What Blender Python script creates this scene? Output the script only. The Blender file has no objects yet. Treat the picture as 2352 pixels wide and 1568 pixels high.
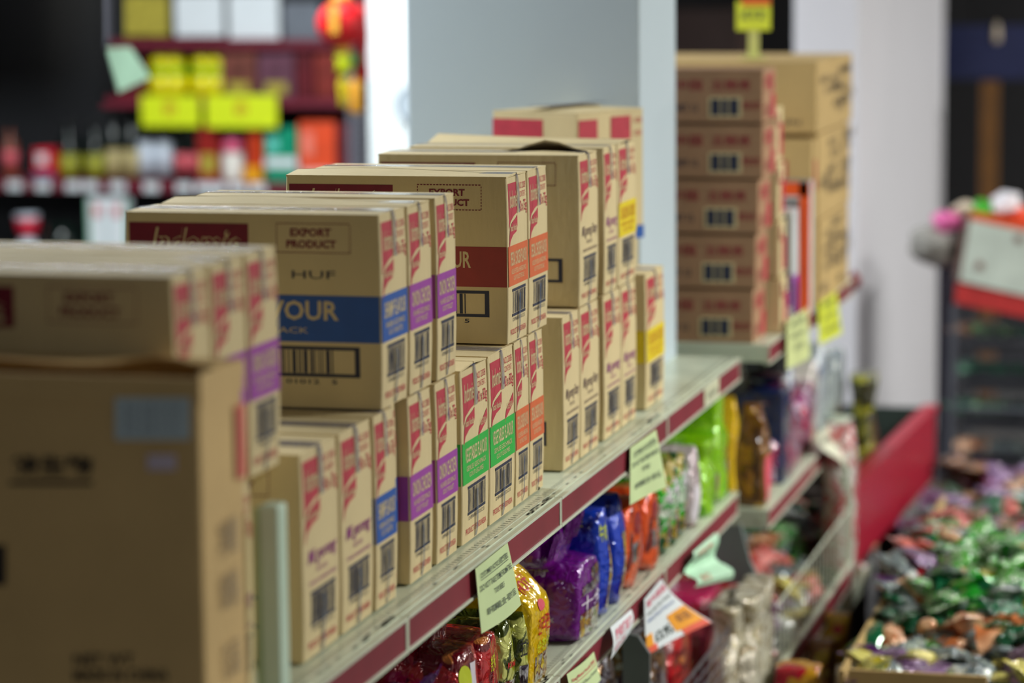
import bpy, bmesh, math, random
from mathutils import Vector, Matrix, noise
from mathutils.bvhtree import BVHTree
R_ = random.Random(7)
PI = math.pi
C = bpy.context.scene.collection

# ------------------------------------------------------------------ camera model
F = 6500.0; VX = 2900.0; VY = -110.0; RHO = .010; CH = 2.0
_d = Vector(((VX-1176)/F, -(VY-784)/F, -1.0)).normalized()
_z = Vector((0, -_d.z, _d.y)).normalized()
_x = _d.cross(_z)
_zc = _z*math.cos(RHO) - _x*math.sin(RHO)
_xc = _x*math.cos(RHO) + _z*math.sin(RHO)
ROT = Matrix((_xc, _d, _zc))
ORG = Vector((0, 0, CH))
def ray(px, py): return ROT @ Vector(((px-1176)/F, -(py-784)/F, -1.0))
def atX(px, py, X): r = ray(px, py); return ORG + r*(X/r.x)
def atY(px, py, Y): r = ray(px, py); return ORG + r*(Y/r.y)
def atZ(px, py, Z): r = ray(px, py); return ORG + r*((Z-CH)/r.z)

# ------------------------------------------------------------------ materials
def lin(c): c = c/255.0; return c/12.92 if c <= .04045 else ((c+.055)/1.055)**2.4
def L3(r, g, b): return (lin(r), lin(g), lin(b), 1)
MATS = {}
def base(name):
    m = bpy.data.materials.new(name); m.use_nodes = True
    nt = m.node_tree; b = nt.nodes['Principled BSDF']
    return m, nt, b
def mat(name, rgb, rough=.6, metal=0, var=.10, scale=12, spec=.5, coat=0, bump=0, bscale=60, alpha=1, emit=None, stretch=(1,1,1), trans=0):
    if name in MATS: return MATS[name]
    m, nt, b = base(name)
    tc = nt.nodes.new('ShaderNodeTexCoord'); mp = nt.nodes.new('ShaderNodeMapping')
    mp.inputs['Scale'].default_value = stretch
    nt.links.new(tc.outputs['Object'], mp.inputs['Vector'])
    n = nt.nodes.new('ShaderNodeTexNoise'); n.inputs['Scale'].default_value = scale; n.inputs['Detail'].default_value = 4
    nt.links.new(mp.outputs[0], n.inputs['Vector'])
    rp = nt.nodes.new('ShaderNodeValToRGB')
    c = L3(*rgb)
    rp.color_ramp.elements[0].position = .3; rp.color_ramp.elements[1].position = .7
    rp.color_ramp.elements[0].color = tuple(max(0, v*(1-var)) for v in c[:3])+(1,)
    rp.color_ramp.elements[1].color = tuple(min(1, v*(1+var)) for v in c[:3])+(1,)
    nt.links.new(n.outputs['Fac'], rp.inputs['Fac'])
    nt.links.new(rp.outputs['Color'], b.inputs['Base Color'])
    b.inputs['Roughness'].default_value = rough; b.inputs['Metallic'].default_value = metal
    b.inputs['Specular IOR Level'].default_value = spec
    if coat: b.inputs['Coat Weight'].default_value = coat; b.inputs['Coat Roughness'].default_value = .06
    if alpha < 1: b.inputs['Alpha'].default_value = alpha
    if trans: b.inputs['Transmission Weight'].default_value = trans
    if emit: b.inputs['Emission Color'].default_value = L3(*emit[0]); b.inputs['Emission Strength'].default_value = emit[1]
    if bump:
        n2 = nt.nodes.new('ShaderNodeTexNoise'); n2.inputs['Scale'].default_value = bscale; n2.inputs['Detail'].default_value = 3
        nt.links.new(mp.outputs[0], n2.inputs['Vector'])
        bp = nt.nodes.new('ShaderNodeBump'); bp.inputs['Strength'].default_value = bump; bp.inputs['Distance'].default_value = .01
        nt.links.new(n2.outputs['Fac'], bp.inputs['Height']); nt.links.new(bp.outputs[0], b.inputs['Normal'])
    MATS[name] = m; return m
def foil(name, cols, scale=18, rough=.16, bump=.55, bscale=28, seed=0, stretch=(1, 1, 1), metal=.15, alpha=1):
    """printed plastic film: blotches of the pack's own print colours under a crinkled gloss"""
    if name in MATS: return MATS[name]
    m, nt, b = base(name)
    tc = nt.nodes.new('ShaderNodeTexCoord'); mp = nt.nodes.new('ShaderNodeMapping')
    mp.inputs['Location'].default_value = (seed*1.7, seed*.9, seed*.3); mp.inputs['Scale'].default_value = stretch
    nt.links.new(tc.outputs['Object'], mp.inputs['Vector'])
    n = nt.nodes.new('ShaderNodeTexNoise'); n.inputs['Scale'].default_value = scale; n.inputs['Detail'].default_value = 2.5
    n.inputs['Distortion'].default_value = .6
    nt.links.new(mp.outputs[0], n.inputs['Vector'])
    rp = nt.nodes.new('ShaderNodeValToRGB'); cr = rp.color_ramp; cr.interpolation = 'LINEAR'
    k = len(cols)
    if k == 1: cols = [cols[0], cols[0]]; k = 2
    while len(cr.elements) < 2*k-2 and len(cr.elements) < 30: cr.elements.new(.5)
    pos = []
    for i in range(k-1):
        p = .33+.34*(i+.5)/(k-1); pos += [(p-.012, cols[i]), (p+.012, cols[i+1])]
    for e, (p, c) in zip(cr.elements, pos): e.position = p
    for e, (p, c) in zip(cr.elements, pos): e.color = L3(*c)
    nt.links.new(n.outputs['Fac'], rp.inputs['Fac']); nt.links.new(rp.outputs['Color'], b.inputs['Base Color'])
    b.inputs['Roughness'].default_value = rough; b.inputs['Metallic'].default_value = metal
    b.inputs['Coat Weight'].default_value = .6; b.inputs['Coat Roughness'].default_value = .05
    b.inputs['Alpha'].default_value = alpha
    v = nt.nodes.new('ShaderNodeTexNoise'); v.inputs['Scale'].default_value = bscale; v.inputs['Detail'].default_value = 2; v.inputs['Distortion'].default_value = 1.6
    nt.links.new(mp.outputs[0], v.inputs['Vector'])
    bp = nt.nodes.new('ShaderNodeBump'); bp.inputs['Strength'].default_value = bump; bp.inputs['Distance'].default_value = .02
    nt.links.new(v.outputs['Fac'], bp.inputs['Height']); nt.links.new(bp.outputs[0], b.inputs['Normal'])
    nt.links.new(bp.outputs[0], b.inputs['Coat Normal'])
    MATS[name] = m; return m

KR = mat('kraft_board', (212, 192, 146), .72, var=.07, scale=9, stretch=(1, 1, .3), bump=.12, bscale=90)
KR2 = mat('kraft_board_brown', (216, 182, 124), .75, var=.08, scale=7, bump=.1, bscale=70)
KR3 = mat('kraft_board_gold', (186, 156, 102), .75, var=.08, scale=7, bump=.1, bscale=70)
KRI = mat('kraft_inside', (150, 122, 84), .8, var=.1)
RED = mat('ink_red', (186, 48, 66), .6, var=.12, scale=40)
MAR = mat('ink_maroon', (120, 18, 44), .6, var=.10, scale=40)
NAV = mat('ink_navy', (38, 42, 66), .6, var=.12, scale=40)
BLK = mat('ink_black', (30, 28, 32), .6, var=.1, scale=40)
INK = {'shrimp': mat('ink_blue', (28, 84, 168), .55, var=.08, scale=30), 'onion': mat('ink_purple', (158, 62, 162), .55, var=.08, scale=30),
       'chicken': mat('ink_orange', (216, 104, 56), .55, var=.08, scale=30), 'veg': mat('ink_green', (40, 178, 66), .55, var=.08, scale=30),
       'curry': mat('ink_yellow', (232, 206, 20), .55, var=.06, scale=30)}
ORT = mat('ink_orange_text', (214, 138, 30), .6)
DOR = mat('ink_brick', (150, 44, 44), .55, var=.08, scale=30)
PUT = mat('ink_purple_text', (150, 56, 128), .6)
SAT = mat('ink_brown_text', (92, 62, 66), .6)
TAPE = mat('clear_tape', (112, 116, 146), .15, var=.45, scale=90, alpha=.6, coat=.5, bump=.5, bscale=90, stretch=(1, 1, .2))
TAPB = mat('blue_tape', (84, 104, 136), .15, var=.5, scale=110, alpha=.62, coat=.5, bump=.5, bscale=90, stretch=(1, 1, .2))
CREAM = mat('cream_enamel', (208, 214, 194), .35, var=.07, scale=5, coat=.15)
CREAMD = mat('cream_enamel_worn', (212, 220, 198), .25, var=.12, scale=9)
RAIL = mat('rail_red', (128, 38, 52), .45, var=.14, scale=8, stretch=(1, 1, 1))
SLOT = mat('slot_dark', (84, 86, 78), .7)
SCUF = mat('scuff_grey', (128, 132, 120), .6)
WHT = mat('white_card', (222, 228, 232), .5, var=.03)
NOTE = mat('note_green', (204, 222, 166), .55, var=.05, scale=6)
NOTEY = mat('note_yellow', (214, 222, 60), .55, var=.05)
NOTEM = mat('note_mint', (186, 226, 196), .55, var=.06)
STEEL = mat('steel_wire', (150, 150, 160), .3, metal=.8)
DARKM = mat('dark_paint', (24, 24, 30), .6)
PILW = mat('pillar_paint', (196, 210, 220), .5, var=.02, scale=2)
PILW2 = mat('pillar_paint_far', (222, 220, 228), .5, var=.02, scale=2)

# ------------------------------------------------------------------ mesh helpers
def addgrp(bm, verts, faces, mi=0):
    vs = [bm.verts.new(v) for v in verts]
    out = []
    for f in faces:
        try:
            fc = bm.faces.new([vs[i] for i in f]); fc.material_index = mi; out.append(fc)
        except ValueError: pass
    return vs
def box(bm, x0, x1, y0, y1, z0, z1, mi=0, bev=0):
    if bev:
        t = bmesh.new(); bmesh.ops.create_cube(t, size=1)
        for v in t.verts: v.co = Vector((x0+(v.co.x+.5)*(x1-x0), y0+(v.co.y+.5)*(y1-y0), z0+(v.co.z+.5)*(z1-z0)))
        bmesh.ops.bevel(t, geom=list(t.edges), offset=bev, segments=2, affect='EDGES', profile=.5)
        merge(bm, t, mi); t.free(); return
    addgrp(bm, [(x0,y0,z0),(x1,y0,z0),(x1,y1,z0),(x0,y1,z0),(x0,y0,z1),(x1,y0,z1),(x1,y1,z1),(x0,y1,z1)],
           [(0,3,2,1),(4,5,6,7),(0,1,5,4),(1,2,6,5),(2,3,7,6),(3,0,4,7)], mi)
def merge(bm, t, mi=0, M=None):
    t.verts.ensure_lookup_table(); t.verts.index_update()
    vs = [bm.verts.new(M @ v.co if M else v.co) for v in t.verts]
    for f in t.faces:
        try: nf = bm.faces.new([vs[v.index] for v in f.verts]); nf.material_index = mi; nf.smooth = f.smooth
        except ValueError: pass
def prism(bm, pts, n, d, mi=0):
    """polygon pts (3D) extruded along vector n*d"""
    n = Vector(n)*d; k = len(pts); a = [Vector(p) for p in pts]
    addgrp(bm, a+[p+n for p in a], [tuple(range(k)), tuple(range(2*k-1, k-1, -1))]+[(i, k+i, k+(i+1) % k, (i+1) % k) for i in range(k)], mi)
def tube(bm, p, q, r, mi=0, seg=8, r2=None):
    p = Vector(p); q = Vector(q); a = (q-p).normalized(); u = a.orthogonal().normalized(); w = a.cross(u)
    r2 = r if r2 is None else r2
    vs = []
    for c, rr in ((p, r), (q, r2)):
        for i in range(seg): t = 2*PI*i/seg; vs.append(c+(u*math.cos(t)+w*math.sin(t))*rr)
    addgrp(bm, vs, [tuple(range(seg-1, -1, -1)), tuple(range(seg, 2*seg))]+[(i, (i+1) % seg, seg+(i+1) % seg, seg+i) for i in range(seg)], mi)
def lathe(bm, prof, mi=0, seg=20, c=(0, 0, 0), smooth=True, mis=None):
    vs = []
    for r, z in prof:
        for i in range(seg):
            t = 2*PI*i/seg; vs.append(bm.verts.new((c[0]+r*math.cos(t), c[1]+r*math.sin(t), c[2]+z)))
    for k in range(len(prof)-1):
        for i in range(seg):
            j = (i+1) % seg
            f = bm.faces.new((vs[k*seg+i], vs[k*seg+j], vs[(k+1)*seg+j], vs[(k+1)*seg+i])); f.smooth = smooth
            f.material_index = mis[k] if mis else mi
    for k in (0, len(prof)-1):
        try: f = bm.faces.new(vs[k*seg:(k+1)*seg]); f.material_index = mis[max(0,k-1)] if mis else mi
        except ValueError: pass
def obj(name, bm, mats, parent=None, loc=None, keep=False):
    bmesh.ops.recalc_face_normals(bm, faces=bm.faces) if not keep else None
    me = bpy.data.meshes.new(name); bm.to_mesh(me); bm.free()
    for m in (mats if isinstance(mats, (list, tuple)) else [mats]): me.materials.append(m)
    o = bpy.data.objects.new(name, me); C.objects.link(o)
    if parent: o.parent = parent
    if loc is not None: o.location = loc
    return o
def thing(name, label, cat, loc=(0, 0, 0), rz=0, group=None):
    o = bpy.data.objects.new(name, None); C.objects.link(o); o.location = loc; o.rotation_euler = (0, 0, rz)
    o.empty_display_size = .05
    return tag(o, label, cat, group)
def tag(o, label, cat, group=None):
    o['label'] = label; o['category'] = cat
    if group: o['group'] = group
    return o
def struct(o): o['kind'] = 'structure'; return o
def dup(root, loc, rz=0, label=None, group=None, scale=None, rot=None):
    r = root.copy(); C.objects.link(r); r.location = loc; r.rotation_euler = rot if rot else (0, 0, rz)
    if label: r['label'] = label
    if group: r['group'] = group
    if scale: r.scale = scale
    for ch in list(root.children):
        c = ch.copy(); C.objects.link(c); c.parent = r
        for g in ch.children:
            d = g.copy(); C.objects.link(d); d.parent = c
    return r

_tc = {}
def textmesh(s, bold=0.0, shear=0.0):
    """text as flat verts/faces normalised to the unit rectangle"""
    k = (s, bold, shear)
    if k in _tc: return _tc[k]
    cu = bpy.data.curves.new('t', 'FONT'); cu.body = s; cu.size = 1; cu.offset = bold; cu.shear = shear; cu.resolution_u = 2
    o = bpy.data.objects.new('t', cu); C.objects.link(o)
    dg = bpy.context.evaluated_depsgraph_get(); me = bpy.data.meshes.new_from_object(o.evaluated_get(dg))
    vs = [v.co.copy() for v in me.vertices]; fs = [tuple(p.vertices) for p in me.polygons]
    bpy.data.objects.remove(o); bpy.data.curves.remove(cu); bpy.data.meshes.remove(me)
    if vs:
        x0 = min(v.x for v in vs); x1 = max(v.x for v in vs); y0 = min(v.y for v in vs); y1 = max(v.y for v in vs)
        vs = [((v.x-x0)/max(1e-6, x1-x0), (v.y-y0)/max(1e-6, y1-y0)) for v in vs]
    _tc[k] = (vs, fs); return _tc[k]

# ------------------------------------------------------------------ noodle cartons
CL, CW, CHH = .375, .136, .270
def bulge(v): v = min(1, max(0, v)); return .0026*math.sin(PI*v)+.0007*math.sin(9*v)*math.sin(PI*v)
def carton_bodymesh(kind, L=CL, W=CW, H=CHH, board=KR):
    bm = bmesh.new(); MM = [board, KRI, RED, MAR, NAV, BLK, INK.get(kind, PUT), ORT, DOR, PUT, SAT]
    mi = {m.name: i for i, m in enumerate(MM)}
    hx, hy, r = L/2, W/2, .0035
    def ring(z, e):
        pts = []
        for cx, cy, a0 in ((hx-r, -hy+r, -90), (hx-r, hy-r, 0), (-hx+r, hy-r, 90), (-hx+r, -hy+r, 180)):
            for k in range(4):
                a = math.radians(a0+30*k); pts.append((cx+e*(1 if cx > 0 else -1)+r*math.cos(a), cy+e*(1 if cy > 0 else -1)+r*math.sin(a), z))
        return [bm.verts.new(p) for p in pts]
    N = 8; rings = [ring(H*k/N, bulge(k/N)) for k in range(N+1)]
    inn = [ring(H-.0001, -.0035), ring(.01, -.0035)]
    n = 16
    def skin(a, b, m=0):
        for i in range(n):
            f = bm.faces.new((a[i], a[(i+1) % n], b[(i+1) % n], b[i])); f.material_index = m
    for k in range(N): skin(rings[k], rings[k+1])
    skin(rings[-1], inn[0]); skin(inn[0], inn[1], 1)
    bm.faces.new(list(reversed(rings[0]))); f = bm.faces.new(inn[1]); f.material_index = 1
    def P(face, u, v, lay):
        d = bulge(v)+.0006+.0003*lay
        if face == 'end': return Vector((hx+d, -hy+u*W, v*H))
        if face == 'long': return Vector((-hx+u*L, -hy-d, v*H))
    def poly(face, pts, m, lay=0):
        vs = [bm.verts.new(P(face, u, v, lay)) for u, v in pts]; f = bm.faces.new(vs); f.material_index = mi[m.name]
    def rect(face, u0, v0, u1, v1, m, lay=0):
        ku = 4
        for j in range(ku):
            a, b = v0+(v1-v0)*j/ku, v0+(v1-v0)*(j+1)/ku
            poly(face, [(u0, a), (u1, a), (u1, b), (u0, b)], m, lay)
    def text(face, s, u0, v0, u1, v1, m, lay=1, bold=0, shear=0):
        vs, fs = textmesh(s, bold, shear)
        bv = [bm.verts.new(P(face, u0+(u1-u0)*x, v0+(v1-v0)*y, lay)) for x, y in vs]
        for f in fs:
            try: q = bm.faces.new([bv[i] for i in f]); q.material_index = mi[m.name]
            except ValueError: pass
    rr = random.Random(hash(kind) % 1000 if False else sum(map(ord, kind)))
    def barcode(face, u0, v0, u1, v1, frame, lay=0):
        t = .012
        rect(face, u0, v1-t*1.5, u1, v1, NAV, lay); rect(face, u0, v0, u1, v0+t*1.5, NAV, lay)
        if frame:
            rect(face, u1-.02, v0, u1, v1, NAV, lay); rect(face, u0, v0, u0+.02, v1, NAV, lay); u0 += .035; u1 -= .09
        u = u0+.01*(1 if frame else 2); v0 += .02; v1 -= .02
        while u < u1-.01:
            w = rr.choice((.004, .004, .008, .012))*(1.2 if frame else 1.9)
            poly(face, [(u, v0), (min(u+w, u1), v0), (min(u+w, u1), v1), (u, v1)], NAV, lay)
            u += w+rr.choice((.005, .008, .012))*(1 if frame else 1.7)
    # end face
    e = 'end'
    if kind not in ('plain',):
        poly(e, [(.05, .965), (.47, .965), (.47, .80), (.44, .778), (.30, .765), (.12, .735), (.05, .69)], RED)
        poly(e, [(.10, .695), (.20, .727), (.40, .75), (.47, .765), (.47, .70), (.42, .665), (.25, .65), (.12, .62), (.05, .56), (.07, .65)], RED)
        text(e, 'Indomie', .09, .815, .45, .92, board, 1, .01, .35)
        text(e, 'Instant Noodles', .11, .675, .44, .715, board, 1, .01)
        text(e, 'NO 2008', .60, .915, .93, .955, RED); text(e, 'CONTENT:', .62, .865, .92, .90, RED)
        text(e, '40 x 75g' if kind != 'veg' else '40 x 80g', .58, .755, .96, .845, RED, 1, .012)
        barcode(e, .18, .155, .86, .325, False)
        text(e, '0 89686 01012 5', .22, .125, .82, .148, NAV)
        text(e, 'PRODUCT OF INDONESIA', .12, .045, .90, .08, RED, 1, .01)
        T = {'shrimp': ('SHRIMP FLAVOUR', 'KRABBEN GESCHMACK', 'GOUT CREVETTES'), 'onion': ('ONION CHICKEN', 'HUHNER GESCHMACK', 'GOUT POULET'),
             'chicken': ('SPECIAL CHICKEN FLAVOUR', 'NUDELSUPPE SPEZIAL HUHNERGESCHMACK', 'GOUT POULET SPECIALE'),
             'veg': ('VEGETABLES FLAVOUR', 'GEMUSE GESCHMACK', 'GOUT LEGUMES'), 'curry': ('CHICKEN CURRY', 'HUHNERCURRY GESCHMACK', 'GOUT CURRY')}
        if kind in T:
            ink = INK[kind]; tm = ORT if kind == 'curry' else board
            rect(e, 0.0, .345, 1.0, .588, ink)
            text(e, T[kind][0], .10, .465, .93, .55, tm, 1, .015)
            text(e, T[kind][1], .14, .415, .88, .445, tm); text(e, T[kind][2], .24, .375, .78, .402, tm)
            lk = DOR if kind == 'chicken' else ink
            rect('long', 0, .345, 1, .588, lk)
            text('long', T[kind][0] if 'FLAVOUR' in T[kind][0] else T[kind][0]+' FLAVOUR', .05, .458, .84, .560, board if kind != 'curry' else ORT, 1, .02)
            text('long', T[kind][1], .12, .39, .72, .42, board if kind != 'curry' else ORT)
        else:
            tm, s = (SAT, 'Mi goreng Satay') if kind == 'satay' else (PUT, 'Mi goreng')
            text(e, s, .12, .44, .92, .53, tm, 1, .012, .35)
            text(e, 'FRIED NOODLES', .35, .405, .65, .43, tm)
            text(e, 'SCHNELLKOCHENDE BRATNUDELN', .14, .355, .90, .375, tm, 1, .01)
        if kind == 'veg':
            poly(e, [(.62, .60), (.66, .635), (.95, .72), (.96, .66), (.90, .64), (.64, .585), (.62, .54)], RED)
            text(e, 'VEGETARIAN', .68, .635, .92, .675, board)
        # long face
        f = 'long'
        rect(f, .015, .78, .49, .955, MAR)
        text(f, 'Indomie', .09, .775, .46, .93, board, 1, .035, .3); text(f, 'Indomie', .09, .775, .46, .93, MAR, 2, 0, .3)
        for k in range(20):
            u = .60+.29*k/20
            rect(f, u, .956, u+.010, .962, MAR); rect(f, u, .806, u+.010, .812, MAR)
        for k in range(8):
            v = .810+.148*k/8
            rect(f, .60, v, .604, v+.011, MAR); rect(f, .886, v, .890, v+.011, MAR)
        text(f, 'EXPORT', .655, .892, .815, .935, MAR, 1, .035); text(f, 'PRODUCT', .64, .832, .835, .874, MAR, 1, .035)
        if kind == 'shrimp': text(f, 'HUF', .66, .674, .83, .716, NAV, 1, .0)
        if kind == 'satay': text(f, 'GORENG SATAY', .45, .345, .78, .375, BLK)
        barcode(f, .36, .162, .92, .322, True)
        text(f, '89686   01012   5', .45, .125, .83, .15, NAV, 1, .01)
        text(f, 'PRODUCT OF INDONESIA', .30, .08, .55, .10, RED, 1, .01)
    me = bpy.data.meshes.new('carton_body'); 
    bm.to_mesh(me); bm.free()
    for m in MM: me.materials.append(m)
    return me
def flapmesh(L, W, H, side, lift, slit=.003, board=KR):
    """one long top flap, hinged at the y=side edge"""
    bm = bmesh.new(); t = .003; N = 14
    y0 = side*W/2; y1 = side*slit/2
    V = []
    for i in range(N+1):
        x = -L/2+L*i/N
        w = math.sin(PI*i/N)**2
        l = lift(i/N)
        V += [(x, y0, H), (x, y0*.5, H+l*.5), (x, y1, H+l+.0004), (x, y1, H+t+l+.0004), (x, y0*.5, H+t+l*.5), (x, y0, H+t*.8)]
    F = []
    for i in range(N):
        a = i*6; b = a+6
        F += [(a+k, a+(k+1) % 6, b+(k+1) % 6, b+k) for k in range(6)]
    F += [tuple(range(6)), tuple(range(N*6+5, N*6-1, -1))]
    addgrp(bm, V, F)
    return bm
def tapebm(L, H, top, w=.040, seed=0):
    bm = bmesh.new(); rr = random.Random(seed); z = H+.0042 if top else -.0006
    xs = L/2
    pts = [(-L/2, z), (0, z), (xs-.003, z), (xs+.0012, z-.003 if top else .002)]
    n = 6; ln = .060 if top else .078
    for k in range(1, n+1):
        zz = (H-ln*k/n) if top else (ln*k/n)
        pts.append((xs+.0025+bulge(zz/H)+rr.uniform(0, .0012), zz))
    V = []
    for i, (x, zz) in enumerate(pts):
        s = 1 if i < 3 else (.34 if top else .24)+rr.uniform(-.08, .08)
        V += [(x, -w/2*s, zz), (x+(.0012 if i > 3 else 0), rr.uniform(-.1, .1)*w*s, zz+(0 if i > 3 else .0004)), (x, w/2*s, zz)]
    F = []
    for i in range(len(pts)-1):
        a = i*3; F += [(a, a+1, a+4, a+3), (a+1, a+2, a+5, a+4)]
    addgrp(bm, V, F); return bm
PROTO = {}
def make_carton(kind, variant='shut', L=CL, W=CW, H=CHH):
    t = thing('noodle_carton', '', 'carton')
    key = (kind,)
    if key not in PROTO: PROTO[key] = carton_bodymesh(kind)
    b = bpy.data.objects.new('carton_body', PROTO[key]); C.objects.link(b); b.parent = t
    lf = {'shut': lambda u: .0012*math.sin(PI*u), 'open': lambda u: (.022*math.exp(-((u-.80)/.13)**2)), 'gap': lambda u: .004+.003*math.sin(5*u),
          'lift': lambda u: .004+.008*(1-u)**2}[variant]
    obj('top_flap', flapmesh(L, W, H, -1, (lambda u: lf(u)*.15) if variant == 'open' else lf, .03 if variant == 'open' else .004), KR, t)
    obj('top_flap', flapmesh(L, W, H, 1, lf, .004 if variant != 'gap' else .01), KR, t)
    tb = obj('tape_strip', tapebm(L, H, True, seed=len(kind)), TAPE, t)
    obj('tape_strip', tapebm(L, H, False, seed=len(kind)+9), TAPB, t)
    return t
used = {}
def carton(kind, variant, y0, y1, z, label, x=-1.17, rz=0.0, sz=1.0, group=None):
    key = (kind, variant)
    loc = (x-CL/2-.003, (y0+y1)/2, z); sc = (1, (y1-y0-.003)/(CW+.0056), sz)
    if key not in used: t = make_carton(kind, variant); used[key] = t
    else: t = dup(used[key], loc)
    t.location = loc; t.scale = sc; t.rotation_euler = (0, 0, rz)
    t['label'] = label; t['category'] = 'carton'
    t['group'] = group or ('noodle cartons in the upper row' if z > 1.3 else 'noodle cartons in the lower row')
    return t
ZU, ZL = 1.3795, 1.1035
carton('onion', 'shut', 2.945, 3.064, ZU, 'purple-banded noodle carton directly behind the large brown foreground carton, upper row')
carton('onion', 'gap', 3.066, 3.183, ZU, 'purple-banded noodle carton, second in the leftmost upper group')
carton('onion', 'shut', 3.185, 3.300, ZU, 'purple-banded noodle carton at the right end of the leftmost upper group')
carton('shrimp', 'shut', 3.720, 3.852, ZU, 'upper noodle carton with a blue shrimp flavour band and large barcode facing out', rz=.004)
carton('onion', 'gap', 3.856, 3.976, ZU, 'upper purple-banded noodle carton touching the blue-banded shrimp carton')
carton('onion', 'shut', 3.998, 4.106, ZU, 'upper purple-banded noodle carton left of the wide gap, set a little apart')
carton('chicken', 'gap', 4.407, 4.544, ZU, 'upper noodle carton with orange band, its dark red export product side in view', rz=.006)
carton('chicken', 'shut', 4.546, 4.681, ZU, 'upper orange-banded noodle carton, second of the orange pair, end face only')
carton('satay', 'open', 4.912, 5.066, ZU, 'upper satay noodle carton with its top flap gaping open')
carton('goreng', 'shut', 5.112, 5.228, ZU, 'upper purple-lettered fried noodle carton between the gaping carton and the yellow-banded one')
carton('curry', 'lift', 5.232, 5.394, ZU, 'upper yellow-banded curry noodle carton, rearmost of the upright upper row')
carton('goreng', 'shut', 2.955, 3.075, ZL, 'lower noodle carton hidden low behind the large brown foreground carton')
carton('goreng', 'shut', 3.080, 3.190, ZL, 'lower noodle carton whose red logo shows above the pale green upright')
carton('goreng', 'shut', 3.368, 3.524, ZL, 'lower purple-lettered fried noodle carton, first right of the pale green upright')
carton('goreng', 'shut', 3.528, 3.672, ZL, 'lower purple-lettered fried noodle carton touching the blue-banded one')
carton('shrimp', 'shut', 3.674, 3.776, ZL, 'lower blue-banded shrimp noodle carton, the one standing further forward', x=-1.168)
carton('shrimp', 'shut', 3.778, 3.842, ZL, 'lower blue-banded shrimp noodle carton, the narrow one set slightly back', x=-1.187)
carton('onion', 'shut', 3.845, 3.966, ZL, 'lower purple-banded noodle carton beside the blue-banded pair')
carton('onion', 'shut', 3.984, 4.102, ZL, 'lower purple-banded noodle carton beside the green-banded pair')
carton('veg', 'lift', 4.122, 4.283, ZL, 'green-banded vegetable noodle carton with its dark long side showing, lower row')
carton('veg', 'shut', 4.285, 4.447, ZL, 'green-banded vegetable noodle carton touching the lower orange-banded pair')
carton('chicken', 'shut', 4.449, 4.541, ZL, 'lower orange-banded noodle carton touching the green-banded pair')
carton('chicken', 'shut', 4.543, 4.643, ZL, 'lower orange-banded noodle carton at the edge of the gap')
carton('satay', 'shut', 4.783, 4.912, ZL, 'lower satay noodle carton right of the gap, brown ribbed side showing')
carton('satay', 'shut', 4.914, 5.068, ZL, 'lower satay noodle carton, second right of the gap')
carton('goreng', 'shut', 5.105, 5.254, ZL, 'lower purple-lettered fried noodle carton, first beyond the satay pair')
carton('goreng', 'shut', 5.256, 5.392, ZL, 'lower purple-lettered fried noodle carton next to the lone yellow-banded carton')
carton('curry', 'shut', 5.480, 5.664, ZL, 'lone low yellow-banded noodle carton at the far end of the row, by the pillar')
# turned carton behind the row (rests on a plain lower carton)
def bigbox(name, label, cat, x0, x1, y0, y1, z0, z1, board, prints=None, group=None, tape=True, openlift=0):
    t = thing(name, label, cat, ((x0+x1)/2, (y0+y1)/2, z0), 0, group)
    hx, hy, h = (x1-x0)/2, (y1-y0)/2, z1-z0
    bm = bmesh.new(); box(bm, -hx, hx, -hy, hy, 0, h-.004, 0, .003)
    MM = [board]
    for (face, kind, a, m) in (prints or []):
        if m not in MM: MM.append(m)
        i = MM.index(m)
        def Q(u, v, d=.0012):
            return Vector((hx+d, -hy+u*2*hy, v*h)) if face == 'end' else Vector((-hx+u*2*hx, -hy-d, v*h))
        if kind == 'r':
            u0, v0, u1, v1 = a[:4]; d = .0016 if len(a) > 4 else .0010
            addgrp(bm, [Q(u0, v0, d), Q(u1, v0, d), Q(u1, v1, d), Q(u0, v1, d)], [(0, 1, 2, 3)], i)
        else:
            s, u0, v0, u1, v1 = a[:5]; vs, fs = textmesh(s, .012)
            d = .0020 if len(a) > 5 else .0012
            addgrp(bm, [Q(u0+(u1-u0)*x, v0+(v1-v0)*y, d) for x, y in vs], fs, i)
    obj('carton_body', bm, MM, t, keep=True)
    for s in (-1, 1):
        bm = flapmesh(2*hx, 2*hy, h-.0045, s, lambda u: .001+openlift*(1-u)); obj('top_flap', bm, board, t)
    if tape: obj('tape_strip', tapebm(2*hx, h-.001, True, .045, 3), TAPE, t)
    return t
tb = bigbox('noodle_carton', 'noodle carton turned sideways on top at the rear of the row, against the pillar', 'carton', -.19, .19, -.07, .07, 0, .27, KR,
       [('end', 'r', (.03, .75, .45, .95), RED)], 'noodle cartons in the upper row')
for ch in list(tb.children): bpy.data.objects.remove(ch)
bm = bmesh.new(); box(bm, -.22, 0, 0, .36, 0, .27, 0, .003)
def FE(u, v): return Vector((.0012, u*.36, v*.27))
def frect(bm, Pf, u0, v0, u1, v1, mi): addgrp(bm, [Pf(u0, v0), Pf(u1, v0), Pf(u1, v1), Pf(u0, v1)], [(0, 1, 2, 3)], mi)
def ftext(bm, Pf, s, u0, v0, u1, v1, mi, bold=.012, shear=0):
    vs, fs = textmesh(s, bold, shear); addgrp(bm, [Pf(u0+(u1-u0)*x, v0+(v1-v0)*y) for x, y in vs], fs, mi)
frect(bm, FE, .02, .76, .30, .95, 1); frect(bm, FE, .50, .78, .80, .96, 1); ftext(bm, FE, 'CONTENT:', .86, .80, .97, .84, 1); ftext(bm, FE, 'NO 2008', .86, .9, .97, .94, 1)
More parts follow.
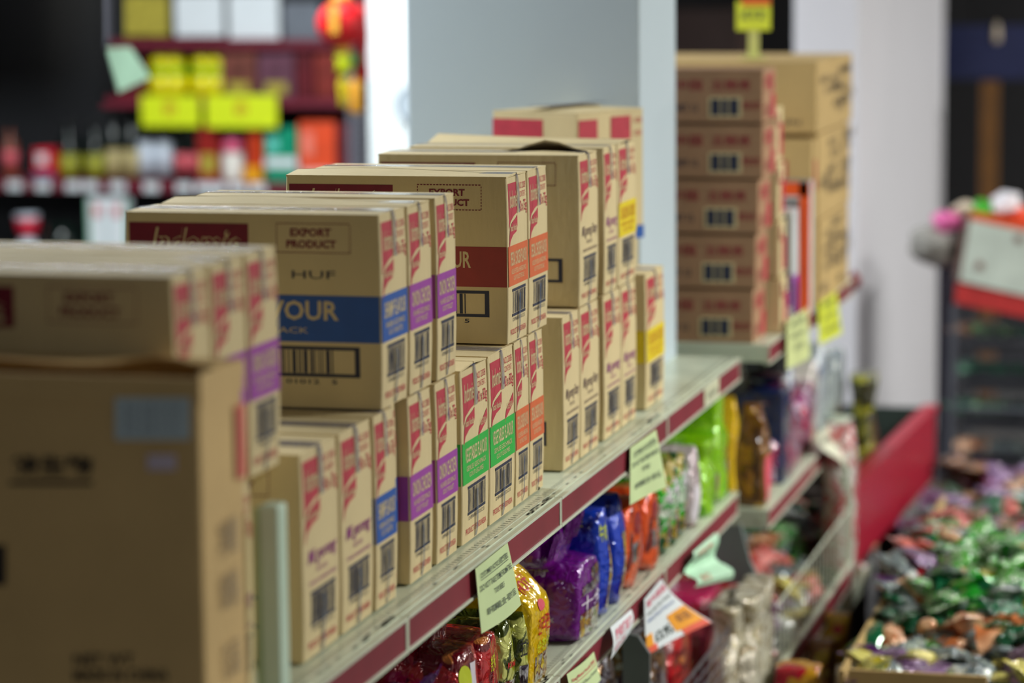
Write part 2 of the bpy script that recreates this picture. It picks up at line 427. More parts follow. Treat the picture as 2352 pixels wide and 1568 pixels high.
frect(bm, FE, .6, .0, 1, .10, 2)
FL = lambda u, v: Vector((-.22+u*.22, -.0012, v*.27)); frect(bm, FL, 0, .78, .6, .95, 1)
obj('carton_body', bm, [KR, RED, INK['shrimp']], tb, keep=True)
bm = flapmesh(.36, .22, 0, -1, lambda u: .004*math.sin(PI*u)); o = obj('top_flap', bm, KR, tb); o.rotation_euler = (0, 0, PI/2); o.location = (-.11, .18, .27)
bm = flapmesh(.36, .22, 0, 1, lambda u: .010*math.sin(PI*u*.9)); o = obj('top_flap', bm, KR, tb); o.rotation_euler = (0, 0, PI/2); o.location = (-.11, .18, .27)
bm = bmesh.new(); box(bm, -.13, -.09, 0, .36, .2835, .284); obj('tape_strip', bm, TAPE, tb)
_a = atY(1325, 300, 5.62); _b = atY(1477, 250, 5.83); _v = _b-_a
tb.location = (_a.x, _a.y, 1.416); tb.rotation_euler = (0, 0, -math.atan2(_v.x, _v.y)); tb.scale = (1, math.hypot(_v.x, _v.y)/.36, 1)
bigbox('noodle_carton', 'plain noodle carton under the sideways one at the rear, mostly hidden', 'carton', -1.64, -1.275, 5.675, 5.885, 1.1035, 1.4135, KR, None, 'noodle cartons in the lower row')

# ------------------------------------------------------------------ near big carton, divider
Yn = 2.80; pr = atY(455, 870, Yn); xr = pr.x; zt = pr.z
bb = thing('large_carton', 'large plain brown carton with a white sticker, blurred at the lower left', 'carton', (xr-.225, Yn+.0675, 1.1035))
hb = zt-1.1035; bm = bmesh.new()
box(bm, -.225, .225, -.0675, .0675, 0, hb-.02, 0, .004)
for s in (-1, 1): box(bm, -.225, .225, s*.0675-.002, s*.0675+.002, hb-.03, hb, 0)
for s in (-1, 1): box(bm, s*.225-.002, s*.225+.002, -.0675, .0675, hb-.03, hb+(.004 if s > 0 else 0), 0)
def LN(px, py, d=.0035):
    p = atY(px, py, Yn); return Vector((p.x-(xr-.225), -.0675-d, p.z-1.1035))
def pq(bm, x0, y0, x1, y1, mi, d=.0035): addgrp(bm, [LN(x0, y1, d), LN(x1, y1, d), LN(x1, y0, d), LN(x0, y0, d)], [(0, 1, 2, 3)], mi)
def ptext(bm, s, x0, y0, x1, y1, mi, d=.0035, bold=.01):
    vs, fs = textmesh(s, bold); addgrp(bm, [LN(x0+(x1-x0)*x, y1+(y0-y1)*y, d) for x, y in vs], fs, mi)
ptext(bm, '微生物', 30, 1045, 215, 1090, 1, bold=.03); pq(bm, 25, 1103, 215, 1112, 1)
ptext(bm, 'NET WT', 172, 1500, 310, 1525, 1, bold=.02); ptext(bm, 'MADE IN CHINA', 172, 1535, 390, 1562, 1, bold=.02)
def EN(u, v): return Vector((.2285, -.0675+.135*u, hb*v))
for (a, b, s) in ((.55, .80, '净重'), (.42, .62, '规格'), (.25, .4, '食品'), (.1, .2, '保质期')): ftext(bm, EN, s, .35, a, .75, a+.09, 2, .01)
frect(bm, EN, .78, .72, .98, .90, 3)
pq(bm, -10, 1250, 16, 1342, 1)
obj('carton_body', bm, [KR2, BLK, mat('ink_faded', (160, 140, 110), .7), mat('ink_salmon', (226, 110, 96), .6)], bb, keep=True)
bm = bmesh.new(); pq(bm, 268, 912, 440, 1008, 0, .0045)
for k in range(3): ptext(bm, 'SORRY NO REFUND' if 0 else '食品 标签 FOOD', 285, 925+26*k, 420, 943+26*k, 1, .0052, 0)
obj('sticker', bm, [mat('sticker_white', (205, 222, 228), .4), mat('sticker_text', (120, 130, 150), .5)], bb, keep=True)['label'] = 'white printed sticker'
bm = bmesh.new(); pq(bm, 342, 1042, 408, 1078, 0, .0045); obj('sticker', bm, mat('sticker_pink', (214, 200, 216), .4), bb, keep=True)['label'] = 'small pale pink sticker'
bm = bmesh.new()
N = 20
V = []; 
for i in range(N+1):
    u = i/N; z = hb+.002+.012*math.exp(-((u-.86)/.10)**2)+.008*math.exp(-((u-.25)/.25)**2)
    V += [(-.225+.45*u, .066, hb), (-.225+.45*u, -.02, z), (-.225+.45*u, -.02, z+.003), (-.225+.45*u, .066, hb+.003)]
Fs = []
for i in range(N):
    a = 4*i; Fs += [(a+k, a+(k+1) % 4, a+4+(k+1) % 4, a+4+k) for k in range(4)]
Fs += [(0, 1, 2, 3), (4*N+3, 4*N+2, 4*N+1, 4*N)]
addgrp(bm, V, Fs); obj('top_flap', bm, KR2, bb)

Yp = 3.15; a = atY(572, 1160, Yp); b = atY(638, 1160, Yp)
up = thing('shelf_upright', 'pale green upright post with folded edges, blurred beside the large brown carton', 'post', ((a.x+b.x)/2, Yp, 1.1035))
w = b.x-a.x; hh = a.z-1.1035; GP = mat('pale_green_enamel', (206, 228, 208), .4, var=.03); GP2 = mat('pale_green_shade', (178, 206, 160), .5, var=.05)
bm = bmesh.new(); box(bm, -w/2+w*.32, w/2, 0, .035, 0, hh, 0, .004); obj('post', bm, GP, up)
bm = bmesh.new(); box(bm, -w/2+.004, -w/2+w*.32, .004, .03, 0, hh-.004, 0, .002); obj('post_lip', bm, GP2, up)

# ------------------------------------------------------------------ gondola shelving
def rail(root, x, y0, y1, ztop, h, name='price_rail', end=True):
    bm = bmesh.new(); t = .010
    box(bm, x-t, x-.002, y0, y1, ztop-h, ztop, 0)
    box(bm, x-.004, x+.003, y0, y1, ztop-.004, ztop+.001, 0, .0008)
    box(bm, x-.004, x+.003, y0, y1, ztop-h-.001, ztop-h+.004, 0, .0008)
    box(bm, x-.004, x+.001, y1-.006, y1, ztop-h, ztop, 0); box(bm, x-.004, x+.001, y0, y0+.004, ztop-h, ztop, 0)
    r = obj('price_rail', bm, CREAM, root)
    bm = bmesh.new(); box(bm, x-.002, x-.0006, y0+.004, y1-.006, ztop-h+.004, ztop-.004)
    obj('rail_insert', bm, RAIL, r)['label'] = 'dark red strip in the price rail'
def board(root, x0, x1, y0, y1, ztop, notch=None, slots=True):
    bm = bmesh.new()
    if notch:
        nx, ny = notch
        pts = [(x0, y0, ztop-.03), (x1, y0, ztop-.03), (x1, y1, ztop-.03), (nx, y1, ztop-.03), (nx, ny, ztop-.03), (x0, ny, ztop-.03)]
        prism(bm, pts, (0, 0, 1), .03)
    else: box(bm, x0, x1, y0, y1, ztop-.03, ztop)
    bmesh.ops.recalc_face_normals(bm, faces=bm.faces)
    if slots:
        k = int((y1-y0)/.016)
        for j in range(k):
            y = y0+.01+j*.016
            for xx in (x1-.026,): addgrp(bm, [(xx, y, ztop+.0003), (xx+.008, y+.002, ztop+.0003), (xx+.008, y+.0045, ztop+.0003), (xx, y+.0025, ztop+.0003)], [(0, 1, 2, 3)], 1)
        box(bm, x1-.013, x1-.0105, y0, y1, ztop, ztop+.0008, 2)
        for j in range(int((y1-y0)*38)):
            y = y1-.02-abs(R_.gauss(0, .10)) if j % 3 else R_.uniform(y0, y1-.02)
            y = max(y0, y); xx = R_.uniform(x1-.012, x1-.003)
            addgrp(bm, [(xx, y, ztop+.0004), (xx+.004, y, ztop+.0004), (xx+.003, y+.018, ztop+.0004), (xx, y+.014, ztop+.0004)], [(0, 1, 2, 3)], 3)
    return obj('shelf_board', bm, [CREAMD, SLOT, CREAM, SCUF], root, keep=True)
XA = -1.125
bays = [(2.77, 3.673), (3.676, 4.568), (4.571, 5.465), (5.468, 6.285)]
desc = ['nearest bay of the cream shelving, at the lower left', 'second bay of the cream shelving, under the purple and green cartons',
        'third bay of the cream shelving, beneath the satay cartons', 'end bay of the near cream shelving, beside the pale pillar']
for (y0, y1), dsc in zip(bays, desc):
    t = thing('shelf_bay', dsc, 'shelf', (-1.42, y0, 0), 0, 'shelving bays'); off = Matrix.Translation((1.42, -y0, 0))
    nt_ = (-1.285, 5.90) if y1 > 6 else None
    board(t, -1.72, XA-.010, y0, y1, 1.10, nt_); rail(t, XA, y0, y1, 1.098, .050)
    board(t, -1.72, -1.14, y0, y1, .79, nt_); rail(t, -1.13, y0, y1, .788, .050)
    board(t, -1.72, -1.09, y0, y1, .36, nt_, False)
    bm = bmesh.new(); box(bm, -1.76, -1.725, y0, min(y1, 5.9), .05, 1.10); obj('back_panel', bm, CREAMD, t)
    bm = bmesh.new(); box(bm, -1.71, -1.10, y0, min(y1, 5.89), 0, .10); obj('kick_plinth', bm, CREAMD, t)
    for ch in t.children: ch.location = (1.42, -y0, 0)
# grey end bracket of the near gondola
t = thing('shelf_end_bracket', 'grey curved end plate below the lower shelf, beside the mint note', 'bracket', (-1.2, 6.295, .58))
pts = [atY(x, y, 6.292)-Vector((-1.2, 6.295, .58)) for x, y in [(1600, 1205), (1700, 1205), (1722, 1290), (1748, 1345), (1640, 1335), (1600, 1290)]]
bm = bmesh.new(); prism(bm, pts, (0, 1, 0), .02); obj('end_plate', bm, mat('grey_plate', (112, 122, 120), .4), t)
# gondola B
XB = -1.083; BY0, BY1 = 6.42, 7.82
for (y0, y1), dsc in zip([(6.42, 7.12), (7.123, 7.82)], ['near bay of the far shelving, holding the stack of red-printed cartons', 'far bay of the far shelving, beside the white far pillar']):
    t = thing('shelf_bay', dsc, 'shelf', (-1.4, y0, 0), 0, 'shelving bays')
    board(t, -1.72, XB-.010, y0, y1, 1.112, None, False); rail(t, XB, y0, y1, 1.110, .045)
    bm = bmesh.new(); box(bm, -1.72, XB-.004, y0-.004, y0, 1.070, 1.110); 
    obj('shelf_end_lip', bm, CREAM, t)
    bm = bmesh.new(); box(bm, -1.72, XB-.004, y0-.004, y0, .678, .722); tube(bm, (-1.10, y0-.006, .70), (-1.10, y0-.003, .70), .006); obj('shelf_end_lip', bm, CREAM, t)
    board(t, -1.72, XB-.010, y0, y1, .724, None, False); rail(t, XB, y0, y1, .722, .045)
    board(t, -1.72, -1.02, y0-.3 if y0 < 6.5 else y0, y1, .30, None, False)
    bm = bmesh.new(); box(bm, -1.76, -1.725, y0, y1, .05, 1.10); obj('back_panel', bm, CREAMD, t)
    for ch in t.children: ch.location = (1.4, -y0, 0)

# ------------------------------------------------------------------ paper notes
def note(label, quad, m, lines, X=None, group=None, bendx=.0, name='shelf_note', n=10, curl=None, mats2=None, extra=None):
    """quad: 4 world corners TL,TR,BR,BL ; lines: (text,u0,v0,u1,v1,mat,bold)"""
    TL, TR, BR, BL = [Vector(q) for q in quad]; o = TL.copy()
    nrm = (TR-TL).cross(BL-TL).normalized()
    if nrm.x < 0: nrm = -nrm
    curl = curl or (lambda u, v: bendx*math.sin(PI*u)*(1-v))
    def P(u, v, d=0): # v up
        p = (TL*(1-u)+TR*u)*v+(BL*(1-u)+BR*u)*(1-v); return p-o+nrm*(curl(u, v)+d)
    bm = bmesh.new(); MM = [m]
    V = []
    for lay in (0, -.0006):
        for j in range(n+1):
            for i in range(n+1): V.append(P(i/n, j/n, lay))
    k = (n+1)**2; Fc = []
    for j in range(n):
        for i in range(n):
            a = j*(n+1)+i; Fc += [(a, a+1, a+n+2, a+n+1), (k+a, k+a+n+1, k+a+n+2, k+a+1)]
    edge = [i for i in range(n)]+[n+(n+1)*j for j in range(n)]+[(n+1)*n+n-i for i in range(n)]+[(n+1)*(n-j) for j in range(n)]
    for a, b in zip(edge, edge[1:]+edge[:1]): Fc.append((a, b, k+b, k+a))
    addgrp(bm, V, Fc, 0)
    for f in bm.faces: f.smooth = False
    for (s, u0, v0, u1, v1, tm, bold) in lines:
        if tm not in MM: MM.append(tm)
        if s is None:
            q = 6
            V = [P(u0+(u1-u0)*i/q, v0+(v1-v0)*j/q, .0012) for j in range(q+1) for i in range(q+1)]
            addgrp(bm, V, [(j*(q+1)+i, j*(q+1)+i+1, (j+1)*(q+1)+i+1, (j+1)*(q+1)+i) for j in range(q) for i in range(q)], MM.index(tm))
        else:
            vs, fs = textmesh(s, bold); addgrp(bm, [P(u0+(u1-u0)*x, v0+(v1-v0)*y, .0018) for x, y in vs], fs, MM.index(tm))
    ob = obj(name, bm, MM, None, o, keep=True)
    return tag(ob, label, 'note', group)
TX = mat('note_text', (62, 74, 70), .6); TXR = mat('note_text_red', (196, 70, 80), .6); TXP = mat('note_text_pink', (216, 120, 140), .6)
CN = [('CUSTOMER NOTICE 顾客须知', .10, .80, .90, .90, TX, .012), (None, .10, .775, .90, .785, TX, 0), ('DO NOT TAKE ITEMS FROM THE', .06, .62, .94, .71, TX, .012),
      ('TOP SHELF', .38, .46, .64, .54, TX, .012), ('请不要拿最上面一层的食品', .14, .22, .90, .33, TX, .012)]
xn = -1.117
def qx(pts, X, dx=(0, 0, 0, 0)): return [atX(px, py, X+d) for (px, py), d in zip(pts, dx)]
note('pale green customer notice hanging from the top rail above the yellow packet', qx([(1092, 1306), (1166, 1246), (1197, 1388), (1106, 1455)], xn, (0, 0, .006, .004)), NOTE, CN, group='pale green customer notices', bendx=.006)
note('pale green customer notice hanging from the top rail above the orange and green packs', qx([(1448, 1028), (1507, 986), (1531, 1118), (1447, 1160)], xn, (0, 0, .008, .004)), NOTE, CN, group='pale green customer notices', bendx=-.004)
xl = -1.118
note('white price leaflet with orange picture and curled lower corner on the lower rail', qx([(1480, 1376), (1519, 1328), (1603, 1428), (1484, 1506)], xl, (0, 0, .03, .006)), WHT,
     [('营多捞面', .08, .80, .95, .92, TXP, .02), ('Noodle Stir Fried', .08, .66, .9, .72, TX, .01), ('BBQ Beef Flavour', .08, .53, .9, .60, mat('note_text_blue', (90, 110, 160), .6), .01),
      ('£3.95', .20, .12, .52, .30, TX, .02), (None, .55, .10, .98, .42, mat('leaflet_orange', (236, 158, 40), .5), 0), (None, .62, .0, .98, .10, mat('leaflet_red', (222, 92, 70), .5), 0),
      (None, 0, .12, .15, .34, MATS['leaflet_orange'], 0), (None, 0, .0, .2, .12, MATS['leaflet_red'], 0), ('幸运', .66, .2, .92, .36, mat('leaflet_brown', (150, 96, 50), .5), .03)],
     curl=lambda u, v: .030*(u**2)*((1-v)**2)-.008*math.sin(PI*v)*u)
note('crumpled mint green note bent over the lower rail near the shelf end', qx([(1583, 1270), (1636, 1225), (1676, 1330), (1588, 1352)], xl, (0, 0, .03, .02)), NOTEM,
     [(None, .12, .66, .72, .72, TX, 0), ('价格', .12, .10, .4, .3, mat('note_text_salmon', (206, 140, 120), .6), .02), ('价目表', .1, .78, .7, .92, MATS['note_text_salmon'], .02)],
     curl=lambda u, v: .016*math.sin(2.6*PI*v+.4)*(1-v*.3), group=None)
note('pale blue note with pink lettering lying along the lower rail', qx([(1402, 1440), (1450, 1398), (1447, 1452), (1402, 1515)], xl, (0, 0, .004, .012)), WHT,
     [('康师傅面条', .1, .45, .92, .85, TXP, .02), ('£2.25', .1, .15, .6, .35, TXP, .01)], curl=lambda u, v: .006*math.sin(PI*v))
note('yellow-green note lettered for Master noodles at the bottom centre', qx([(1302, 1548), (1364, 1496), (1380, 1560), (1318, 1625)], xl, (0, 0, .01, .01)), NOTE,
     [('Kang Master Noodle 康师傅', .08, .66, .95, .82, TXR, .015), (None, .08, .60, .95, .615, TXR, 0), ('Red Chilli Flavour Sensation', .1, .40, .95, .50, TX, .005)], curl=lambda u, v: .004*math.sin(PI*u))
note('pale note hanging from the upper rail of the far shelving', qx([(1808, 735), (1855, 706), (1861, 822), (1807, 849)], -1.072, (0, 0, .004, .004)), mat('note_pale', (206, 214, 150), .55),
     [('特价优惠', .2, .78, .8, .90, TX, .01), ('NOTICE', .2, .55, .8, .65, TX, .01), ('£1.20', .3, .3, .7, .42, TX, .01)])
note('bright yellow note hanging from the upper rail of the far shelving', qx([(1880, 697), (1921, 668), (1934, 765), (1882, 792)], -1.072, (0, 0, .006, .004)), NOTEY,
     [('特价', .2, .78, .8, .92, TX, .02), ('£1.99', .2, .50, .8, .62, TX, .02), ('每包优惠', .1, .2, .9, .32, TX, .01)])
note('twisted cream ticket hanging over the lower rail of the far shelving', qx([(1878, 1000), (1905, 975), (1972, 1062), (1938, 1086)], -1.07, (0, 0, .06, .04)), mat('note_cream', (224, 224, 202), .55),
     [('特价', .2, .70, .8, .85, TX, .01), ('£0.99', .2, .2, .5, .28, TXR, .0)], curl=lambda u, v: .012*math.sin(2*PI*v))
note('pale ticket flat in the top rail near its far end', [Vector((XA+.0015, atX(1617, 905, XA).y, 1.094)), Vector((XA+.0015, atX(1650, 880, XA).y, 1.094)), Vector((XA+.0015, atX(1650, 880, XA).y, 1.053)), Vector((XA+.0015, atX(1617, 905, XA).y, 1.053))], mat('note_ivory', (206, 206, 176), .5), [('£9.49', .2, .3, .8, .6, TX, 0)])
# crumpled clear plastic sleeve bits on rail above the first note are part of a small cord on shelf
bm = bmesh.new(); pts = [atZ(x, y, 1.104) for x, y in [(1196, 1122), (1204, 1127), (1214, 1121), (1222, 1126), (1233, 1122), (1236, 1124)]]
for p, q in zip(pts, pts[1:]): tube(bm, p, q, .0008)
tube(bm, pts[-2]+Vector((0, 0, .0015)), pts[-1]+Vector((0, .004, .0015)), .003)
tag(obj('thin_cord', bm, mat('dark_cord', (50, 44, 38), .7)), 'short dark tangled cord lying on the shelf by the lower orange carton', 'cord')
exec_bags = True

# ------------------------------------------------------------------ bags and packets
def bagmesh(w, d, h, style='pillow', seed=0, cuts=12):
    bm = bmesh.new(); bmesh.ops.create_cube(bm, size=2); bmesh.ops.subdivide_edges(bm, edges=bm.edges, cuts=cuts, use_grid_fill=True)
    for v in bm.verts:
        x, y, z = v.co
        t = (z+1)/2
        if style == 'pillow':
            k = max(.12, 1-max(0, abs(z))**4*.75); kx = 1-.10*abs(z)**3
            rx = .25; x2 = x*math.sqrt(max(0, 1-rx*y*y)); y2 = y*math.sqrt(max(0, 1-.25*x*x))
            x, y = x2*kx, y2*k
        elif style == 'block':
            s = .16; x, y, z = x*math.sqrt(1-s*y*y)*math.sqrt(1-s*z*z*.7), y*math.sqrt(1-s*x*x)*math.sqrt(1-s*z*z*.7), z*math.sqrt(1-s*(x*x+y*y)*.7)
            if t > .8: y *= 1-.2*(t-.8)/.2
        elif style == 'peak':
            s = .2; x *= math.sqrt(1-s*y*y); y *= math.sqrt(1-s*x*x)
            if t > .62: q = (t-.62)/.38; y *= 1-.90*q; x *= 1-.35*q
        elif style == 'gusset':
            s = .12; x *= math.sqrt(1-s*y*y); y *= math.sqrt(1-s*x*x)
            if t > .66:
                q = (t-.66)/.34; x = x*(1-.75*q)-.25*q; z += .0
            if t < .06: x *= .95; y *= .92
        elif style == 'bulb':
            s = .28; x, y = x*math.sqrt(1-s*y*y), y*math.sqrt(1-s*x*x)
            k = 1 if t < .5 else 1-.45*math.sin((t-.5)/.22*PI/2)**2 if t < .72 else .55+.35*(t-.72)/.28
            y *= k; x *= .7+.3*k
        P = Vector((x*w/2, y*d/2, (z+1)*h/2))
        n = noise.noise_vector(Vector((P.x*14+seed*3.1, P.y*14, P.z*11+seed)))*.008+noise.noise_vector(Vector((P.x*45, P.y*45+seed, P.z*30)))*.0025
        n.z *= .5
        if t < .03: n.z = abs(n.z)*.2
        v.co = P+n
    for f in bm.faces: f.smooth = True
    return bm
def sealbm(w, h, seed=0, th=.002):
    """crimped heat-seal fin, in the yz plane x=0"""
    bm = bmesh.new(); N = 24; V = []
    for i in range(N+1):
        y = -w/2+w*i/N; dx = .0015*math.sin(i*1.9+seed)+.004*math.sin(i*.35+seed)
        for j in range(5):
            z = h*j/4; V += [(dx+.001*(j % 2), y, z)]
    Fc = [(i*5+j, (i+1)*5+j, (i+1)*5+j+1, i*5+j+1) for i in range(N) for j in range(4)]
    addgrp(bm, V, Fc); bmesh.ops.solidify(bm, geom=bm.faces, thickness=th); return bm
def bag(name, label, cat, x0, x1, y0, y1, z0, z1, m, style='pillow', seed=0, seal=None, prints=(), group=None, rz=0, rot=None, sealmat=None):
    cx, cy = (x0+x1)/2, (y0+y1)/2; w, d, h = x1-x0, y1-y0, z1-z0
    t = thing(name, label, cat, (cx, cy, z0), rz, group)
    if rot: t.rotation_euler = rot
    bm = bagmesh(w, d, h, style, seed)
    bv = BVHTree.FromBMesh(bm)
    o = obj('wrapper', bm, m, t)
    if seal:
        for (sx, sy, sz, sw, sh, rx, ry, rzz) in seal:
            s = obj('crimped_seal', sealbm(sw, sh, seed), sealmat or m, t); s.location = (sx, sy, sz); s.rotation_euler = (rx, ry, rzz)
    if prints:
        bm = bmesh.new(); MM = []
        for (face, kind, s, u0, v0, u1, v1, pm, lay) in prints:
            if pm not in MM: MM.append(pm)
            mi = MM.index(pm)
            if kind == 't': vs, fs = textmesh(s, .015)
            elif kind == 'e':
                K = 6; vs = [(.5, .5)]; fs = []
                for r in range(1, K+1):
                    for a in range(24): vs.append((.5+.5*r/K*math.cos(a*PI/12), .5+.5*r/K*math.sin(a*PI/12)))
                for a in range(24): fs.append((0, 1+a, 1+(a+1) % 24))
                for r in range(K-1):
                    for a in range(24): b0 = 1+r*24; fs.append((b0+a, b0+24+a, b0+24+(a+1) % 24, b0+(a+1) % 24))
            else:
                K = 10; vs = [(i/K, j/K) for j in range(K+1) for i in range(K+1)]
                fs = [(j*(K+1)+i, j*(K+1)+i+1, (j+1)*(K+1)+i+1, (j+1)*(K+1)+i) for j in range(K) for i in range(K)]
            bvs = []
            for (a, b) in vs:
                u = u0+(u1-u0)*a; v = v0+(v1-v0)*b
                if face == 'end': og = Vector((w*2, -d/2+u*d, v*h)); dr = Vector((-1, 0, 0))
                else: og = Vector((-w/2+u*w, -d*2, v*h)); dr = Vector((0, 1, 0))
                hit = bv.ray_cast(og, dr)
                p = hit[0] if hit[0] is not None else None
                bvs.append(bm.verts.new(p-dr*(.0010+.0006*lay)) if p is not None else None)
            for f in fs:
                q = [bvs[i] for i in f]
                if all(q):
                    try: nf = bm.faces.new(q); nf.material_index = mi
                    except ValueError: pass
        obj('printed_design', bm, MM, t, keep=True)
    return t
FM = lambda n, cols, **k: foil(n, cols, **k)
YEL = FM('film_yellow', [(232, 176, 0), (240, 196, 10), (222, 150, 0)], scale=6, bump=.35)
PUR = FM('film_purple', [(96, 6, 120), (120, 14, 142), (84, 4, 104)], scale=6, bump=.4)
BLU = FM('film_blue', [(6, 30, 170), (10, 60, 196), (6, 16, 120)], scale=7, bump=.5)
ORF = FM('film_orange', [(196, 56, 12), (232, 84, 20), (120, 20, 14)], scale=9, bump=.45)
GRN = FM('film_green', [(20, 150, 30), (200, 214, 196), (40, 190, 30), (190, 170, 90), (10, 80, 40)], scale=16, bump=.6)
CRI = FM('film_crimson', [(140, 8, 40), (206, 190, 196), (120, 4, 36)], scale=10)
LIM = FM('film_lime', [(120, 196, 4), (150, 214, 10), (96, 160, 10)], scale=9, bump=.6)
DRE = FM('film_dark_red', [(120, 6, 22), (160, 16, 34), (84, 4, 20)], scale=9, bump=.5)
REDF = FM('film_red', [(170, 10, 30), (196, 40, 44), (110, 6, 24), (200, 120, 60)], scale=14, bump=.5)
SIL = FM('film_silver_mix', [(60, 40, 70), (176, 172, 180), (50, 30, 40), (150, 110, 60), (206, 206, 210)], scale=26, bump=.6, metal=.4)
PIC = FM('film_picture', [(150, 90, 40), (214, 190, 60), (110, 40, 30), (200, 200, 190), (90, 120, 40)], scale=40, bump=.4)
GREEY = FM('film_yellow_green', [(180, 190, 20), (214, 216, 120), (60, 70, 10), (150, 160, 16)], scale=15, bump=.6, metal=.3)
MUS = FM('film_mustard', [(190, 130, 20), (120, 76, 16), (210, 160, 40)], scale=10)
MAG = FM('film_magenta', [(150, 20, 110), (190, 170, 190), (110, 20, 80), (196, 40, 90), (60, 40, 70)], scale=24, bump=.6)
NAVF = FM('film_navy', [(14, 34, 82), (18, 44, 104)], scale=5)
DKP = FM('film_plum', [(70, 6, 36), (96, 8, 50), (44, 4, 26)], scale=8, bump=.3)
GRY = FM('film_grey', [(90, 90, 98), (50, 44, 54), (130, 124, 124)], scale=9, bump=.5)
CREF = FM('film_cream', [(196, 184, 150), (226, 220, 200), (160, 146, 112)], scale=22, bump=.8)
LT = mat('print_white', (222, 214, 224), .3); LY = mat('print_lime', (196, 206, 30), .3); LR = mat('print_red', (188, 24, 26), .3); LK = mat('print_dark', (40, 8, 46), .3); LG = mat('print_gold', (206, 190, 90), .3)
LPK = mat('print_pink', (230, 90, 110), .3); LOR = mat('print_orange', (236, 110, 30), .3)
zs = .7905; xf = -1.142
G = 'noodle packs on the lower shelf'
# far left purple multipack, leaning
bag('noodle_bag', 'glossy purple noodle multipack at the bottom edge, farthest left under the shelf', 'noodle pack', -1.36, xf-.004, 3.72, 3.86, zs, .94, PUR, 'block', 1, seal=[(.10, 0, .15, .12, .05, .2, .5, 0)], group=G, prints=[('end', 'r', None, .1, .5, .6, .8, SIL, 0), ('end', 't', '旺仔', .25, .25, .6, .4, LY, 1)])
bag('noodle_bag', 'glossy purple noodle multipack in front of the red packs at the bottom edge', 'noodle pack', -1.34, xf, 3.875, 3.985, zs, .915, PUR, 'block', 2, group=G, prints=[('end', 't', '麻辣', .25, .6, .6, .75, LY, 1), ('end', 'r', None, .1, .1, .9, .45, PIC, 0)])
bag('noodle_bag', 'dark red noodle pack hanging its crimped seal behind the front red packs', 'noodle pack', -1.34, -1.21, 3.99, 4.20, zs, 1.01, DRE, 'pillow', 3, seal=[(.055, -.04, .14, .09, .05, 0, .25, 0), (.055, .05, .15, .08, .05, 0, .2, 0)], group=G, prints=[('end', 't', '辛', .2, .3, .5, .6, BLK, 1)])
bag('noodle_bag', 'red shiny noodle pack with a grey window, bottom centre', 'noodle pack', -1.33, xf, 4.00, 4.14, zs, .965, REDF, 'block', 4, group=G, prints=[('end', 'r', None, .35, .1, .62, .85, LT, 0), ('end', 'e', None, .1, .6, .35, .85, LY, 1)])
bag('noodle_bag', 'red shiny noodle pack printed with black and yellow, right of its twin', 'noodle pack', -1.33, xf-.004, 4.15, 4.275, zs, .95, REDF, 'block', 5, group=G, prints=[('end', 'r', None, .15, .05, .85, .45, SIL, 0), ('end', 't', '辣味', .3, .62, .6, .78, LY, 1)])
bag('noodle_bag', 'yellow-green foil noodle pack with crumpled top below the first customer notice', 'noodle pack', -1.32, xf-.006, 4.285, 4.372, zs, .94, GREEY, 'pillow', 6, seal=[(.06, 0, .15, .08, .045, 0, .4, 0)], group=G, prints=[('end', 't', 'KIMCHI', .25, .5, .75, .57, LR, 1), ('end', 'r', None, .2, .06, .8, .36, PIC, 0)])
bag('noodle_bag', 'thin clear-edged yellow-green pack squeezed beside the yellow packet', 'noodle pack', -1.30, xf, 4.378, 4.422, zs, .94, GREEY, 'pillow', 7, group=G, prints=[('end', 't', '拉面', .2, .5, .8, .7, BLK, 1), ('end', 'r', None, .15, .1, .85, .4, SIL, 0)])
bag('noodle_bag', 'dark green and yellow pack tucked in shadow behind the first customer notice', 'noodle pack', -1.40, -1.28, 4.20, 4.34, zs, 1.03, GREEY, 'pillow', 8, group=G)
bag('noodle_bag', 'tall bright yellow noodle packet with red badge and folded top', 'noodle pack', -1.300, xf+.002, 4.430, 4.560, zs, 1.005, YEL, 'gusset', 9, group=G,
    prints=[('end', 't', 'HOT', .25, .75, .75, .83, LR, 1), ('end', 'e', None, .35, .60, .75, .68, LPK, 1), ('end', 't', '진라면', .30, .42, .85, .56, LR, 1), ('end', 't', '순한맛', .3, .28, .85, .38, LY, 1), ('end', 'r', None, .25, .04, .9, .26, PIC, 0),
            ('long', 'r', None, .30, .78, .72, .86, LR, 0), ('long', 't', 'OTOKI', .34, .795, .68, .845, LG, 1), ('long', 'e', None, .68, .36, .80, .46, LY, 0)])
bag('noodle_bag', 'purple noodle multipack with a round gold emblem and silver printed side', 'noodle pack', -1.320, xf+.004, 4.775, 4.950, zs, .935, PUR, 'block', 10, group=G,
    prints=[('long', 'e', None, .02, .30, .36, .60, LG, 0), ('long', 'e', None, .04, .315, .345, .585, LK, 1), ('long', 't', '北京', .12, .40, .30, .52, LT, 2), ('long', 't', 'Pork', .52, .28, .72, .36, LT, 1),
            ('long', 't', '麻辣牛肉', .12, .84, .62, .92, LT, 1), ('long', 't', '香辣', .40, .90, .66, .97, LY, 1),
            ('end', 'r', None, .10, .03, .92, .36, PIC, 0), ('end', 't', '十全', .12, .38, .88, .56, LT, 1), ('end', 'r', None, .14, .58, .88, .70, SIL, 0), ('end', 'r', None, .50, .72, .90, .86, SIL, 0)])
bag('noodle_bag', 'purple noodle pack lying on top behind the yellow packet, its crimped seal showing', 'noodle pack', -1.36, -1.168, 4.62, 4.90, .937, 1.04, PUR, 'pillow', 11, group=G, seal=[(.09, -.07, .03, .10, .05, 0, .3, .2), (.095, .05, .035, .10, .05, 0, .3, .0)])
